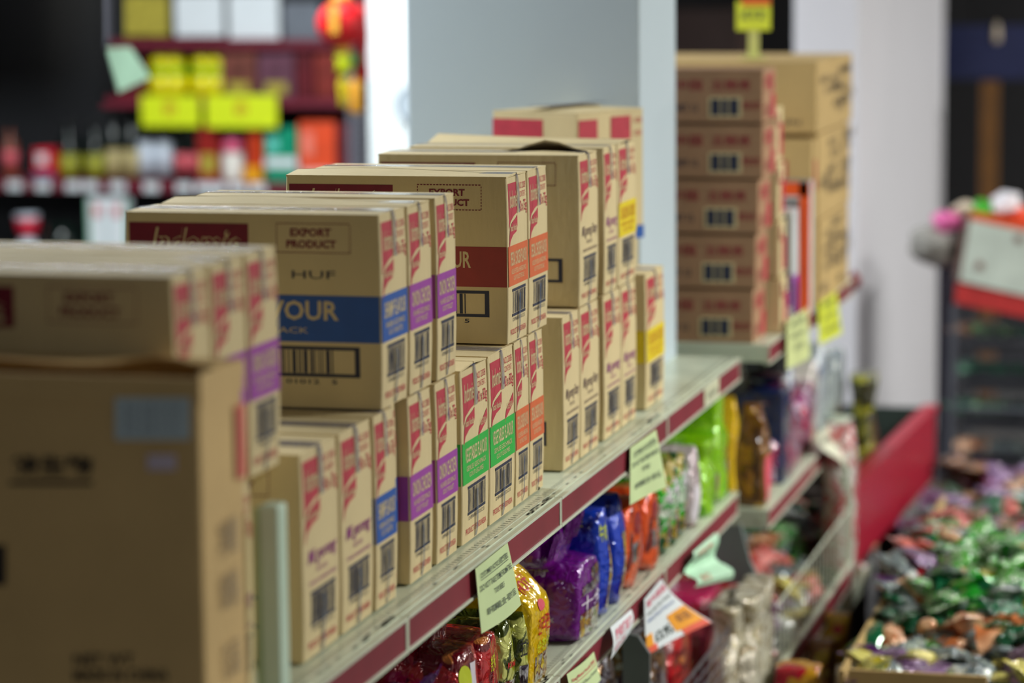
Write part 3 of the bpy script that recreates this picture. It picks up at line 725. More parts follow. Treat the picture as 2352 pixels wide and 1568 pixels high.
bag('noodle_bag', 'purple noodle pack standing deep in shadow behind the yellow packet', 'noodle pack', -1.50, -1.33, 4.56, 4.70, zs, 1.03, PUR, 'pillow', 12, group=G)
WIN = [('end', 'r', None, .40, .08, .88, .66, PIC, 0)]
bag('noodle_bag', 'deep blue noodle multipack with lime lettering, the nearer of two', 'noodle pack', -1.33, xf-.002, 4.962, 5.055, zs, 1.0, BLU, 'block', 13, group=G, prints=WIN+[('long', 't', 'NOODLE', .45, .84, .8, .93, LY, 1), ('end', 't', '牛肉', .1, .7, .4, .86, LY, 1)])
bag('noodle_bag', 'deep blue noodle multipack with lime lettering on its shoulder, the farther of two', 'noodle pack', -1.33, xf+.004, 5.065, 5.175, zs, 1.0, BLU, 'pillow', 14, group=G, prints=WIN+[('long', 't', 'POWER', .35, .80, .75, .92, LY, 1)])
for k, (y0, y1, lb) in enumerate(((5.19, 5.335, 'orange-red clear-fronted noodle pack, the nearer of two beside the blue packs'), (5.36, 5.505, 'orange-red clear-fronted noodle pack, the farther of two, below the second notice'))):
    bag('noodle_bag', lb, 'noodle pack', -1.32, xf+.002, y0, y1, zs, .968-.012*k, ORF, 'pillow', 15+k, group=G, prints=[('end', 'r', None, .25, .30, .50, .52, SIL, 0), ('end', 'r', None, .70, .05, .76, .9, LT, 0), ('end', 'e', None, .3, .6, .6, .85, DRE, 0)])
bag('noodle_bag', 'brown-red noodle pack pushed back behind the orange ones', 'noodle pack', -1.52, -1.34, 5.20, 5.42, zs, 1.03, DRE, 'pillow', 17, group=G)
bag('noodle_bag', 'grey foil pack deep in the shelf above the blue packs', 'noodle pack', -1.52, -1.34, 4.95, 5.15, zs, 1.04, GRY, 'pillow', 18, group=G)
for k, (y0, y1, lb) in enumerate(((5.525, 5.61, 'green and white shiny noodle pack right of the orange packs'), (5.62, 5.70, 'green shiny noodle pack, middle of the green group'), (5.71, 5.79, 'green and silver noodle pack beside the crimson pack'))):
    bag('noodle_bag', lb, 'noodle pack', -1.34, xf, y0, y1, zs, .97, GRN, 'pillow', 20+k, group=G, prints=[('end', 't', '福', .2, .6, .8, .82, LT, 1), ('end', 'r', None, .3, .1, .9, .45, PIC, 0)])
bag('noodle_bag', 'crimson and clear narrow pack between the green and lime ones', 'noodle pack', -1.262, xf, 5.81, 5.93, zs, .965, CRI, 'pillow', 24, group=G, prints=[('end', 'r', None, .15, .05, .45, .55, LT, 0)])
bag('noodle_box', 'dark plum pack high in the shadow above the green packs', 'noodle pack', -1.50, -1.345, 5.50, 5.85, zs, 1.05, DKP, 'block', 25, group=G)
bag('noodle_bag', 'bright lime green bag with gathered top at the shelf end', 'bag', -1.255, xf+.006, 5.955, 6.13, zs, .95, LIM, 'bulb', 26, group=G, prints=[('end', 'r', None, .55, .1, .9, .5, PIC, 0)])
bag('noodle_bag', 'bright lime green bag, taller and set behind its twin at the shelf end', 'bag', -1.262, -1.145, 6.145, 6.28, zs, 1.04, LIM, 'bulb', 27, group=G, prints=[('end', 'r', None, .5, .1, .9, .45, PIC, 0)])

# bottom tier of the near gondola
def bagp(label, pl, pr_, pt, pb, X, m, style='pillow', seed=0, deep=.14, prints=(), cat='bag', group=None, name='snack_bag', seal=None, zb=None):
    a = atX(pl, pb, X); b = atX(pr_, pb, X); tz = atX((pl+pr_)/2, pt, X).z; bz = atX((pl+pr_)/2, pb, X).z
    z0 = bz if zb is None else zb
    return bag(name, label, cat, X-deep, X, a.y, b.y, z0, max(z0+.04, tz), m, style, seed, prints=prints, group=group, seal=seal)
GB = 'packs on the bottom tier'
ZB = .3605
bagp('silver and purple crinkled pack low at the bottom centre, left of the wire guard', 1460, 1500, 1462, 1600, -1.16, SIL, 'pillow', 30, group=GB, zb=ZB)
bagp('silver and brown crinkled pack at the bottom, under the leaflet', 1503, 1543, 1440, 1600, -1.155, SIL, 'pillow', 31, group=GB, zb=ZB)
bagp('red foil pack behind the wire guard at the bottom', 1548, 1600, 1425, 1600, -1.16, REDF, 'pillow', 32, group=GB, zb=ZB)
bagp('dark brown-red pack under the lower shelf beside the leaflet', 1545, 1600, 1345, 1440, -1.26, DRE, 'block', 33, group=GB, zb=ZB)
bagp('dark purple-brown foil pack at the bottom edge left of the grey plate', 1385, 1425, 1500, 1640, -1.17, SIL, 'pillow', 34, group=GB, zb=ZB)
bagp('red pack with magenta panel beneath the mint note', 1622, 1668, 1345, 1470, -1.17, FM('film_red_magenta', [(160, 6, 30), (190, 30, 90), (130, 4, 24)], scale=9), 'block', 35, group=GB, zb=ZB, prints=[('long', 'r', None, .1, .6, .95, .85, LPK, 0)])
bagp('bright red pack behind the cream bags at the shelf end', 1672, 1720, 1330, 1500, -1.16, FM('film_red_plain', [(176, 10, 30), (150, 6, 26)], scale=6), 'block', 36, group=GB, zb=ZB)
for k, (a, b, t_, zz) in enumerate(((1690, 1740, 1355, None), (1735, 1790, 1330, None))):
    bagp(['cream coloured bag of rice cakes in front, bottom right of centre', 'cream coloured bag of rice cakes, taller rear one'][k], a, b, t_+20, 1620, -1.07+.035*k, CREF, 'bulb', 38+k, group='bags of rice cakes', zb=ZB, deep=.07)
bm = bmesh.new(); Xg = -1.095
g0 = atX(1560, 1560, Xg); g1 = atX(1672, 1440, Xg); g2 = atX(1672, 1600, Xg)
tg = thing('wire_guard', 'chrome wire guard along the bottom tier in front of the red packs', 'wire guard', (Xg, g0.y, ZB))
ytop = g1.z
for k in range(5):
    z = ytop-.004-.028*k; tube(bm, (0, -.45, z-ZB), (0, g1.y-g0.y, z-ZB), .0026 if k else .0035)
for k in range(14): y = (g1.y-g0.y)-.075*k-.002; tube(bm, (0, y, -.0), (0, y, ytop-ZB), .0018)
tube(bm, (0, g1.y-g0.y, 0), (0, g1.y-g0.y, ytop-ZB), .004)
obj('wire_panel', bm, STEEL, tg)
# grey plate bottom (1470-1500,1450-1568)
bm = bmesh.new(); pts = [atY(x, y, 5.16)-atY(1460, 1500, 5.16) for x, y in [(1430, 1452), (1466, 1462), (1492, 1502), (1492, 1640), (1430, 1640)]]
prism(bm, pts, (0, 1, 0), .012)
tag(obj('divider_plate', bm, mat('grey_plate2', (92, 96, 98), .4), None, atY(1460, 1500, 5.16)), 'grey metal divider plate at the bottom beside the silver pack', 'plate')

# ------------------------------------------------------------------ gondola B contents
GS = 'red-printed cartons in the far stack'
XE = -1.11
RBP = mat('ink_red_dull', (150, 44, 52), .6); DKC = mat('kraft_red_brown', (168, 128, 96), .75, var=.06)
tops = [150, 315, 470, 628, 782]; zz = []
words = ['topmost', 'second from the top', 'middle', 'second from the bottom', 'lowest']
z0 = 1.1125; hs = .1275
for k in range(5):
    dx = [0, .0, -.012, -.014, -.022][4-k] if 0 else [-.022, -.016, -.010, 0, 0][k]
    pr_ = [('long', 't', '中国', .50, .60, .655, .80, RBP), ('long', 't', '五粮液', .71, .60, .93, .80, RBP), ('long', 'r', (.69, .10, .88, .48), KR), ('long', 'r', (.705, .14, .755, .44, 1), NAV), ('long', 'r', (.765, .14, .80, .44, 1), NAV), ('long', 'r', (.81, .14, .862, .44, 1), NAV),
           ('long', 't', 'NET 12', .50, .22, .63, .34, NAV), ('long', 't', '精选白酒', .88, .25, .98, .40, RBP), ('end', 't', '中国', .1, .55, .8, .9, RED), ('end', 'r', (.62, .05, .95, .5), RED), ('end', 't', '白酒', .1, .1, .5, .35, RBP)]
    pr_ = [(p[0], p[1], p[2:7] if p[1] == 't' else p[2], p[7] if p[1] == 't' else p[3]) for p in pr_]
    bigbox('carton', 'flat carton with red Chinese lettering, %s of the five stacked' % words[4-k], 'carton', XE+dx-.40, XE+dx+.012, 6.43, 6.60-.006*(k % 2), z0+hs*k, z0+hs*(k+1)-.003, DKC, pr_, GS, tape=False)
for k in range(4):
    bigbox('carton', 'flat carton with red end print, %s of the stack half hidden behind the front one' % ['lowest', 'second', 'third', 'top'][k], 'carton', -1.48, -1.085-.004*k, 6.61, 6.70, z0+.135*k, z0+.135*(k+1)-.003, KR,
           [('end', 'r', (.45, .1, .98, .7), RED), ('end', 'r', (.05, .65, .35, .9), RBP)], 'red-ended cartons behind the front stack', tape=False)
# white/purple and white/orange printed boxes
def printed(label, pl, pr2, pt, pb, Y, X, dep, cols):
    a = atY(pl, pt, Y); b = atY(pr2, pt, Y); z1 = a.z
    t = thing('detergent_box', label, 'box', ((a.x+b.x)/2, Y+dep/2, 1.1125)); w = b.x-a.x; h = z1-1.1125
    bm = bmesh.new(); box(bm, -w/2, w/2, -dep/2, dep/2, 0, h, 0, .002); MM = [cols[0]]
    for (f, u0, v0, u1, v1, m) in cols[1]:
        if m not in MM: MM.append(m)
        fn = (lambda u, v: Vector((w/2+.001, -dep/2+u*dep, v*h))) if f == 'end' else (lambda u, v: Vector((-w/2+u*w, -dep/2-.001, v*h)))
        frect(bm, fn, u0, v0, u1, v1, MM.index(m))
    obj('box_body', bm, MM, t, keep=True)
    bm = bmesh.new(); box(bm, -w/2+.001, w/2-.001, -dep/2+.001, dep/2-.001, h, h+.002); obj('box_lid', bm, MM[-1], t)
WB = mat('box_white', (216, 220, 226), .35); PB = mat('box_purple', (150, 24, 170), .35); OB = mat('box_orange', (240, 90, 30), .35); GB_ = mat('box_grey', (128, 128, 132), .35)
printed('white and purple printed box standing beside the red-printed stack', 1745, 1822, 484, 715, 6.80, None, .075, (WB, [('long', .25, .30, .88, .96, GB_), ('long', .35, .15, .95, .45, PB), ('end', 0, 0, 1, .42, PB), ('end', .3, .05, .7, .35, LT)]))
printed('taller white and orange printed box behind the white and purple one', 1745, 1856, 418, 690, 6.95, None, .085, (WB, [('long', 0, .90, 1, 1, OB), ('long', .82, 0, 1, 1, OB), ('long', .3, .6, .8, .88, GB_), ('end', 0, .0, .35, 1, OB)]))
# big gold kraft cartons
XG = atY(1876, 300, 7.12).x; GK = 'plain golden cartons on the far shelving'
def goldbox(label, y0, y1, x0, z0_, z1_, pr_=()):
    bigbox('carton', label, 'carton', x0, XG, y0, y1, z0_, z1_, KR3, pr_, GK, tape=False)
gd = mat('ink_brown', (92, 78, 62), .6)
def ep(n, seed):
    rr = random.Random(seed); o = []
    for k in range(n): u, v = rr.uniform(.05, .8), rr.uniform(.1, .85); o.append(('end', 't', (rr.choice(['食品', 'FRAGILE', '100', '向上', 'NET', '方便面']), u, v, u+rr.uniform(.2, .4), v+.10), gd))
    return o
yg0, yg1 = 7.12, 7.70
zg = atY(1870, 140, yg0).z; zh = atY(1870, 308, yg0).z; zk = (1.1125+zh)/2
goldbox('golden brown carton, lowest of the far stack beside the white pillar', yg0+.05, yg1, -1.55, 1.1125, zk-.002, ep(14, 1))
goldbox('golden brown carton, middle of the far stack beside the white pillar', yg0+.02, yg1+.02, -1.55, zk, zh-.002, ep(14, 2))
goldbox('large golden brown carton on top of the far stack, below the yellow tag', yg0, yg1+.05, -1.60, zh, zg, ep(14, 3)+[('long', 't', ('CARTON', .62, .12, .92, .2), gd)])
goldbox('small golden carton with a red mark, in front of the far stack', 7.05, 7.112, -1.40, 1.1125, zh-.01, [('long', 'r', (.52, .72, .80, .88), RED), ('end', 'r', (.5, .7, .9, .88), RED)])
# rail flag at the far end
bm = bmesh.new(); lathe(bm, [(.001, -.03), (.017, -.012), (.02, 0), (.017, .012), (.001, .03)], seg=16)
p = atY(1962, 645, 7.84); o = tag(obj('rail_tag', bm, RAIL, None, p), 'small dark red tag sticking out at the far shelf corner', 'tag')
# lower shelf of B
zb2 = .7245; G2 = 'packs on the far lower shelf'
def bagb(label, pl, pr2, pt, X, m, style='pillow', seed=0, deep=.12, zb=zb2, **k):
    a = atX(pl, 1100, X); b = atX(pr2, 1100, X); tz = atX((pl+pr2)/2, pt, X).z
    return bag('snack_bag', label, 'bag', X-deep, X, a.y, b.y, zb, tz, m, style, seed, group=G2, **k)
a = atY(1690, 1160, 6.46); b = atY(1760, 1160, 6.46); tz = atY(1715, 930, 6.46).z
bag('snack_bag', 'mustard coloured bag with a pointed top at the front of the far lower shelf', 'bag', a.x, b.x, 6.44, 6.53, zb2, tz, MUS, 'peak', 41, group=G2, prints=[('long', 'r', None, .62, .06, .80, .8, FM('film_brown', [(70, 40, 30), (90, 60, 30)]), 0), ('end', 'r', None, .2, .05, .8, .5, LPK, 0)])
a = atY(1630, 1160, 6.60); b = atY(1690, 1160, 6.60); tz = atY(1660, 912, 6.60).z
bag('snack_bag', 'golden yellow bag behind the lime bags', 'bag', a.x, b.x, 6.58, 6.66, zb2, tz, YEL, 'peak', 42, group=G2)
bm = bmesh.new(); a = atY(1675, 1160, 6.72); b = atY(1795, 1160, 6.72); tz = atY(1700, 905, 6.72).z
tn = thing('snack_carton', 'navy blue carton at the back of the far lower shelf', 'carton', ((a.x+b.x)/2, 6.80, zb2), 0)
box(bm, -(b.x-a.x)/2, (b.x-a.x)/2, -.06, .06, 0, tz-zb2, 0, .003); obj('carton_body', bm, NAVF, tn)
bm = bmesh.new(); frect(bm, lambda u, v: Vector((-(b.x-a.x)/2+u*(b.x-a.x), -.0615, v*(tz-zb2))), .5, .55, .62, .62, 0); obj('printed_badge', bm, LOR, tn, keep=True)
bagb('magenta net-patterned bag with a knotted top on the far lower shelf', 1795, 1850, 905, -1.10, MAG, 'bulb', 43)
bagb('magenta and white snack bag behind the knotted one', 1850, 1880, 880, -1.11, MAG, 'pillow', 44)
for k, (l, r, t_, m, lb) in enumerate(((1808, 1832, 845, FM('film_blue_white', [(40, 100, 180), (206, 214, 224), (30, 70, 150)], scale=12), 'blue and white bag tucked high behind the magenta bags'),
      (1862, 1884, 830, FM('film_coral', [(206, 70, 60), (214, 208, 204), (190, 50, 56)], scale=10), 'coral red bag below the bright yellow note'),
      (1884, 1902, 790, FM('film_blue_red', [(20, 80, 170), (190, 200, 210), (30, 90, 180)], scale=8), 'blue topped bag below the bright yellow note'),
      (1904, 1922, 800, FM('film_silver', [(176, 190, 192), (196, 206, 206), (110, 122, 140)], scale=10, stretch=(1, 3, .5)), 'silver grey packet near the far shelf end'),
      (1924, 1946, 800, MATS['film_silver'], 'silver grey packet at the far shelf end'))):
    bagb(lb, l, r, t_, -1.12, m, 'pillow', 50+k, deep=.10)
a = atY(1700, 900, 6.9); b = atY(1800, 900, 6.9)
bag('snack_bag', 'grey and black foil bag lying high under the far upper shelf', 'bag', a.x, b.x, 6.88, 7.06, .95, 1.05, GRY, 'pillow', 60, group=G2)
bag('snack_bag', 'plum coloured bag under the grey foil bag', 'bag', a.x-.02, b.x, 6.88, 7.06, .86, .945, DKP, 'pillow', 61, group=G2)

# ------------------------------------------------------------------ sweets and small packets
def packetmesh(nm, m, kind):
    bm = bmesh.new()
    if kind == 0:   # pillow packet with two crimped ends
        bmesh.ops.create_grid(bm, x_segments=8, y_segments=6, size=1)
        top = bm.verts[:]; fs = bm.faces[:]
        r = bmesh.ops.duplicate(bm, geom=bm.verts[:]+bm.edges[:]+bm.faces[:]); low = [g for g in r['geom'] if isinstance(g, bmesh.types.BMVert)]
        for s, vs in ((1, top), (-1, low)):
            for v in vs:
                x, y = v.co.x, v.co.y; k = max(0, 1-abs(x/.82)**4)*max(0, 1-abs(y)**3)
                if abs(x) > .82: k = 0
                v.co = Vector((x*.5, y*.32*(1-.12*(1-abs(x))), s*(k*.17+.004)+.02*math.sin(x*7+y*3)))
        for f in bm.faces: f.smooth = True
    else:           # twist-wrapped roll
        lathe(bm, [(.10, -.5), (.16, -.44), (.03, -.34), (.15, -.28), (.18, 0), (.15, .28), (.03, .34), (.16, .44), (.10, .5)], seg=10)
        for v in bm.verts: x, y, z = v.co; v.co = Vector((z, y*1.1, x*.8))
    bmesh.ops.recalc_face_normals(bm, faces=bm.faces)
    me = bpy.data.meshes.new(nm); bm.to_mesh(me); bm.free(); me.materials.append(m); return me
PK = {'green': FM('wrap_green', [(16, 110, 30), (90, 180, 60), (196, 216, 190), (30, 140, 36), (10, 70, 30)], scale=4.5, bscale=5, bump=.8),
      'silver': FM('wrap_silver', [(176, 190, 180), (120, 132, 136), (222, 228, 224)], scale=2.2, bscale=5, bump=.8),
      'orange': FM('wrap_orange', [(206, 120, 70), (230, 180, 140), (160, 80, 40)], scale=2.4, bscale=5, bump=.8),
      'dark green': FM('wrap_dark_green', [(10, 60, 40), (20, 96, 60), (6, 30, 26)], scale=2.4, bscale=5, bump=.8),
      'yellow': FM('wrap_yellow', [(206, 190, 30), (220, 210, 120), (160, 140, 20)], scale=2.4, bscale=5, bump=.8),
      'purple': FM('wrap_purple', [(70, 26, 84), (140, 110, 150), (120, 24, 76)], scale=2.4, bscale=5, bump=.8),
      'red': FM('wrap_red', [(180, 20, 40), (214, 120, 110), (120, 10, 30)], scale=2.4, bscale=5, bump=.8),
      'brown': FM('wrap_brown', [(110, 70, 50), (160, 120, 90), (60, 40, 30)], scale=2.4, bscale=5, bump=.8)}
PM = {}
def packet(col, kind, loc, rot, s, where, grp):
    k = (col, kind)
    if k not in PM: PM[k] = packetmesh('sweet_packet', PK[col], kind)
    o = bpy.data.objects.new('sweet_packet', PM[k]); C.objects.link(o); o.location = loc; o.rotation_euler = rot; o.scale = (s, s, s)
    return tag(o, '%s %s %s' % (col, 'crinkled sweet packet' if kind == 0 else 'twist-wrapped sweet roll', where), 'packet', '%s %s %s' % (col, 'packets' if kind == 0 else 'rolls', grp))
# heap under the far lower shelf
def heap(n, x0, x1, y0, y1, zf, pal, s0, s1, where, grp, seed, layers=2):
    rr = random.Random(seed); m = int(math.sqrt(n*(x1-x0)/(y1-y0))) or 1; k = max(1, n//m)
    for i in range(m):
        for j in range(k):
            x = x0+(x1-x0)*(i+.5+rr.uniform(-.35, .35))/m; y = y0+(y1-y0)*(j+.5+rr.uniform(-.35, .35))/k
            z = zf(x, y)+rr.uniform(-.012, .022); col = rr.choice(pal(x, y, rr)); kind = 0 if rr.random() < .8 else 1
            packet(col, kind, (x, y, z), (rr.uniform(-.6, .6), rr.uniform(-.5, .5), rr.uniform(0, 6.28)), rr.uniform(s0, s1), where, grp)
FD = lambda x, y: min(.585, .355+.85*max(0, (-1.06-x)))+.015*math.sin(11*y)
def pal2(x, y, r):
    if y < 6.78: return ['purple', 'purple', 'silver', 'silver', 'red']
    if y < 7.1: return ['yellow', 'yellow', 'red', 'silver', 'yellow', 'orange']
    return ['green', 'silver', 'silver', 'dark green', 'orange', 'red']
heap(84, -1.45, -1.045, 6.36, 7.80, FD, pal2, .10, .13, 'in the heap under the far lower shelf', 'in the heap under the far lower shelf', 3)
# wedge of sweets bulk below the visible layer
bm = bmesh.new()
prism(bm, [(-1.70, 6.34, .302), (-1.035, 6.34, .302), (-1.035, 6.34, .325), (-1.10, 6.34, .35), (-1.34, 6.34, .55), (-1.70, 6.34, .55)], (0, 1, 0), 1.46)
o = tag(obj('sweet_heap', bm, PK['brown'], None), 'dark underlying mass of small sweets filling the fenced bottom tier', 'sweets'); o['kind'] = 'stuff'
t = thing('bin_fence', 'cream rimmed low fence with thin wires along the bottom tier of the far shelving', 'fence', (-1.0, 6.10, .30))
rail(t, -1.0, 6.10, 7.25, .430, .060)
for ch in t.children: ch.location = (1.0, -6.10, -.30)
bm = bmesh.new()
box(bm, -.016, 0, 1.135, 1.155, 0, .335, 0, .002)
for k in range(20): tube(bm, (-.010, .03+.057*k, .13), (-.010, .03+.057*k, .27), .0014)
tube(bm, (-.010, 0, .27), (-.010, 1.15, .27), .0025)
obj('wire_panel', bm, CREAM, t)
bag('snack_bag', 'white and pink patterned bag slumped at the far end of the cream fence', 'bag', -1.086, -1.004, 7.27, 7.40, .305, .78, FM('film_white_pink', [(220, 214, 214), (206, 120, 120), (230, 226, 220), (120, 150, 110)], scale=22, bump=.6), 'pillow', 70)
# loose bags by the fence, bottom edge
OLF = FM('film_olive', [(110, 110, 20), (60, 60, 30), (190, 190, 60)], scale=12)
def at_bag(label, px0, px1, pt, Y, z0, m, style='pillow', seed=0, dep=.12, **k):
    a = atY(px0, pt, Y); b = atY(px1, pt, Y)
    return bag('snack_bag', label, 'bag', a.x, b.x, Y, Y+dep, z0, a.z, m, style, seed, **k)
at_bag('red and yellow glossy bag at the bottom edge in front of the cream fence', 1770, 1880, 1536, 5.80, .365, FM('film_red_yellow', [(180, 14, 40), (206, 150, 30), (150, 8, 34)], scale=9), 'block', 72)
at_bag('clear and white glossy bag at the bottom edge right of the red one', 1905, 1990, 1545, 5.85, .26, FM('film_clear', [(206, 200, 190), (180, 160, 140), (226, 226, 224)], scale=14, bump=.7), 'pillow', 73)
at_bag('red bag with yellow print low beside the cream fence', 1880, 1945, 1420, 6.75, .14, FM('film_red_yellow2', [(196, 40, 50), (214, 180, 40), (150, 90, 30)], scale=12), 'pillow', 74)
at_bag('yellow and brown bag below the red one beside the cream fence', 1840, 1910, 1480, 6.45, .14, FM('film_yellow_brown', [(200, 170, 40), (140, 90, 40), (214, 200, 110)], scale=12), 'pillow', 75)
at_bag('olive and yellow bag standing by the white far pillar', 1950, 2008, 862, 7.87, .441, OLF, 'bulb', 71)
bm = bmesh.new(); box(bm, -1.09, -.82, 5.70, 7.15, 0, .135, 0, .004)
tag(obj('low_platform', bm, KR2, None), 'brown board platform under the bags along the cream fence', 'platform')
bm = bmesh.new(); box(bm, -1.20, -.93, 5.72, 6.02, .138, .255, 0, .004)
tag(obj('packing_carton', bm, KR2, None), 'low brown carton under the glossy bags at the bottom edge', 'carton')

# big low sales bin, lower right
tbn = thing('sales_bin', 'low brown display bin heaped with green and silver packets at the lower right', 'bin', (-.42, 6.5, 0))
XL_, XR_, YN, YF = -.80, -.02, 5.62, 7.55
bm = bmesh.new(); box(bm, XL_+.42, XR_+.42, YN-6.5, YF-6.5, .0, .50)
obj('bin_body', bm, mat('bin_dark', (52, 40, 32), .7), tbn)
bm = bmesh.new(); box(bm, XL_+.44, -.50+.42, YN-6.5-.006, YN-6.5+.004, .50, .560, 0, .002)
box(bm, XL_+.42, XL_+.43, YN-6.5, YF-6.5, .50, .555)
obj('card_edge', bm, KR3, tbn)['label'] = 'tan cardboard edge of the bin'
def pal3(x, y, r):
    if y < 5.85: return ['purple', 'silver', 'silver', 'yellow']
    if y < 6.05: return ['orange', 'dark green', 'orange', 'silver', 'green']
    if x < -.70 and y < 6.9: return ['silver', 'purple', 'red', 'dark green', 'silver', 'orange']
    if y > 7.1: return ['brown', 'dark green', 'brown', 'red', 'purple']
    return ['green', 'green', 'green', 'silver', 'green', 'dark green', 'green', 'orange', 'green', 'yellow', 'silver']
F3 = lambda x, y: .535+.055*math.exp(-((y-6.45)/.45)**2)+.03*math.sin(9*x+4*y)
heap(150, XL_+.02, -.30, YN+.03, YF-.02, F3, pal3, .10, .15, 'in the low bin at the lower right', 'in the low bin at the lower right', 11)
def heapstuff(n, x0, x1, y0, y1, zf, pal, s0, s1, label, seed):
    rr = random.Random(seed); names = list(PK); bm = bmesh.new()
    tm = {k: bmesh.new() for k in (0, 1)}
    for k in tm: tm[k].from_mesh(packetmesh('tmp', PK['green'], k))
    for i in range(n):
        x, y = rr.uniform(x0, x1), rr.uniform(y0, y1); k = 0 if rr.random() < .8 else 1; q = rr.uniform(s0, s1)
        M = Matrix.Translation((x, y, zf(x, y)+rr.uniform(-.02, .012))) @ Matrix.Rotation(rr.uniform(0, 6.28), 4, 'Z') @ Matrix.Rotation(rr.uniform(-.6, .6), 4, 'X') @ Matrix.Rotation(rr.uniform(-.5, .5), 4, 'Y') @ Matrix.Scale(q, 4)
        merge(bm, tm[k], names.index(rr.choice(pal(x, y, rr))), M)
    o = tag(obj('sweet_packets', bm, [PK[k] for k in names], None), label, 'packets'); o['kind'] = 'stuff'; return o
heapstuff(420, XL_+.02, -.20, YN+.03, YF-.02, lambda x, y: F3(x, y)+.004, pal3, .07, .12, 'small mixed packets filling in between the larger ones, low bin at lower right', 12)
bm = bmesh.new(); box(bm, XL_+.015, -.05, YN+.01, YF-.01, .50, .53); obj('packet_bed', bm, PK['dark green'], tbn, (.42, -6.5, 0))
heapstuff(200, -1.55, -1.04, 6.36, 7.80, FD, pal2, .07, .10, 'small mixed sweets filling the fenced tier under the far lower shelf', 13)
# bin with the red side panel
tr = thing('red_bin', 'sales bin with a bright red side panel in front of the white far pillar', 'bin', (-1.2, 8.0, 0))
A = atZ(1950, 1132, .60); B = atZ(2148, 938, .60)
REDP = mat('panel_red', (158, 20, 46), .4, var=.05, scale=3)
def TL(p, z): return Vector((p.x+1.2, p.y-8.0, z))
dirv = (B-A).normalized(); nv = Vector((dirv.y, -dirv.x, 0))
bm = bmesh.new(); prism(bm, [TL(A, .38), TL(B, .38), TL(B, .60), TL(A, .60)], nv, -.022)
prism(bm, [TL(A, .598)+nv*.010, TL(B, .598)+nv*.010, TL(B, .612)+nv*.010, TL(A, .612)+nv*.010], nv, -.045); obj('side_panel', bm, REDP, tr)['label'] = 'bright red side panel'
bm = bmesh.new(); prism(bm, [TL(B, .38), TL(B, .60), TL(B, .60)+Vector((-.66, 0, 0)), TL(B, .38)+Vector((-.66, 0, 0))], (0, 1, 0), .02); obj('end_panel', bm, mat('panel_dark_green', (24, 44, 40), .6), tr)
bm = bmesh.new(); box(bm, -.42, A.x+1.2-.03, -.14, B.y-8.0, .30, .44); 
box(bm, A.x+1.2-.10, A.x+1.2-.03, -.14, -.07, 0, .3); box(bm, A.x+1.2-.10, A.x+1.2-.03, B.y-8.1, B.y-8.03, 0, .3); obj('bin_body', bm, MATS['bin_dark'], tr)
heap(26, -1.42, -1.06, 7.90, 8.6, lambda x, y: .50+.06*math.sin(5*y)+.03, lambda x, y, r: ['green', 'yellow', 'silver', 'dark green', 'yellow', 'red', 'purple'], .13, .20, 'in the bin with the red side panel', 'in the bin with the red side panel', 5)

# ------------------------------------------------------------------ setting
def slab(name, x0, x1, y0, y1, z0, z1, m):
    bm = bmesh.new(); box(bm, x0, x1, y0, y1, z0, z1); return struct(obj(name, bm, m))
flo = slab('floor', -7.5, 4.5, -1.5, 14, -.1, 0, mat('floor_tile', (92, 90, 88), .35, var=.1, scale=3))
slab('ceiling', -7.5, 4.5, -1.5, 14, 3.3, 3.4, mat('ceiling_grey', (120, 122, 124), .7))
slab('wall_back', -7.6, 4.6, 13.9, 14.0, 0, 3.3, mat('wall_dark', (20, 18, 22), .8))
slab('wall_left', -7.6, -7.5, -1.5, 14, 0, 3.3, mat('wall_grey', (96, 96, 104), .8))
slab('wall_right', 4.5, 4.6, -1.5, 14, 0, 3.3, mat('wall_pale', (150, 150, 146), .8))
slab('wall_front', -7.6, 4.6, -1.6, -1.5, 0, 3.3, MATS['wall_grey'])
def pillar(name, x0, x1, y0, y1, m, label):
    bm = bmesh.new(); box(bm, x0, x1, y0, y1, 0, 3.3, 0, .006); o = struct(obj(name, bm, m)); o['label'] = label; return o
p1 = atY(935, 300, 5.90).x; yf = atX(1553, 300, -1.273).y
pillar('trim_1', p1, -1.273, 5.905, min(yf, 6.40), PILW, 'pale blue-grey square pillar rising behind the cartons')
yq = 9.5; q0 = atY(1822, 300, yq).x; q1 = atY(1972, 300, yq).x; qf = atX(2165, 500, q1).y
pillar('trim_2', q0, q1, yq, qf, PILW2, 'wide white pillar at the right behind the far shelving')
pillar('trim_3', atY(846, 200, 10.0).x, atY(1040, 200, 10.0).x, 10.0, 10.5, mat('pillar_white', (232, 240, 242), .5, var=.02), 'bright white pillar behind the blue-grey pillar')
p = atY(953, 240, 9.98); bm = bmesh.new()
tube(bm, (0, 0, 0), (0, -.02, 0), .070, seg=28); tube(bm, (0, -.02, 0), (0, -.03, 0), .056, 1, seg=28)
tag(obj('wall_dial', bm, [mat('dial_rim', (110, 122, 136), .4), mat('dial_face', (176, 188, 198), .4)], None, p), 'round grey dial on the bright white pillar, half hidden by the blue-grey one', 'dial')

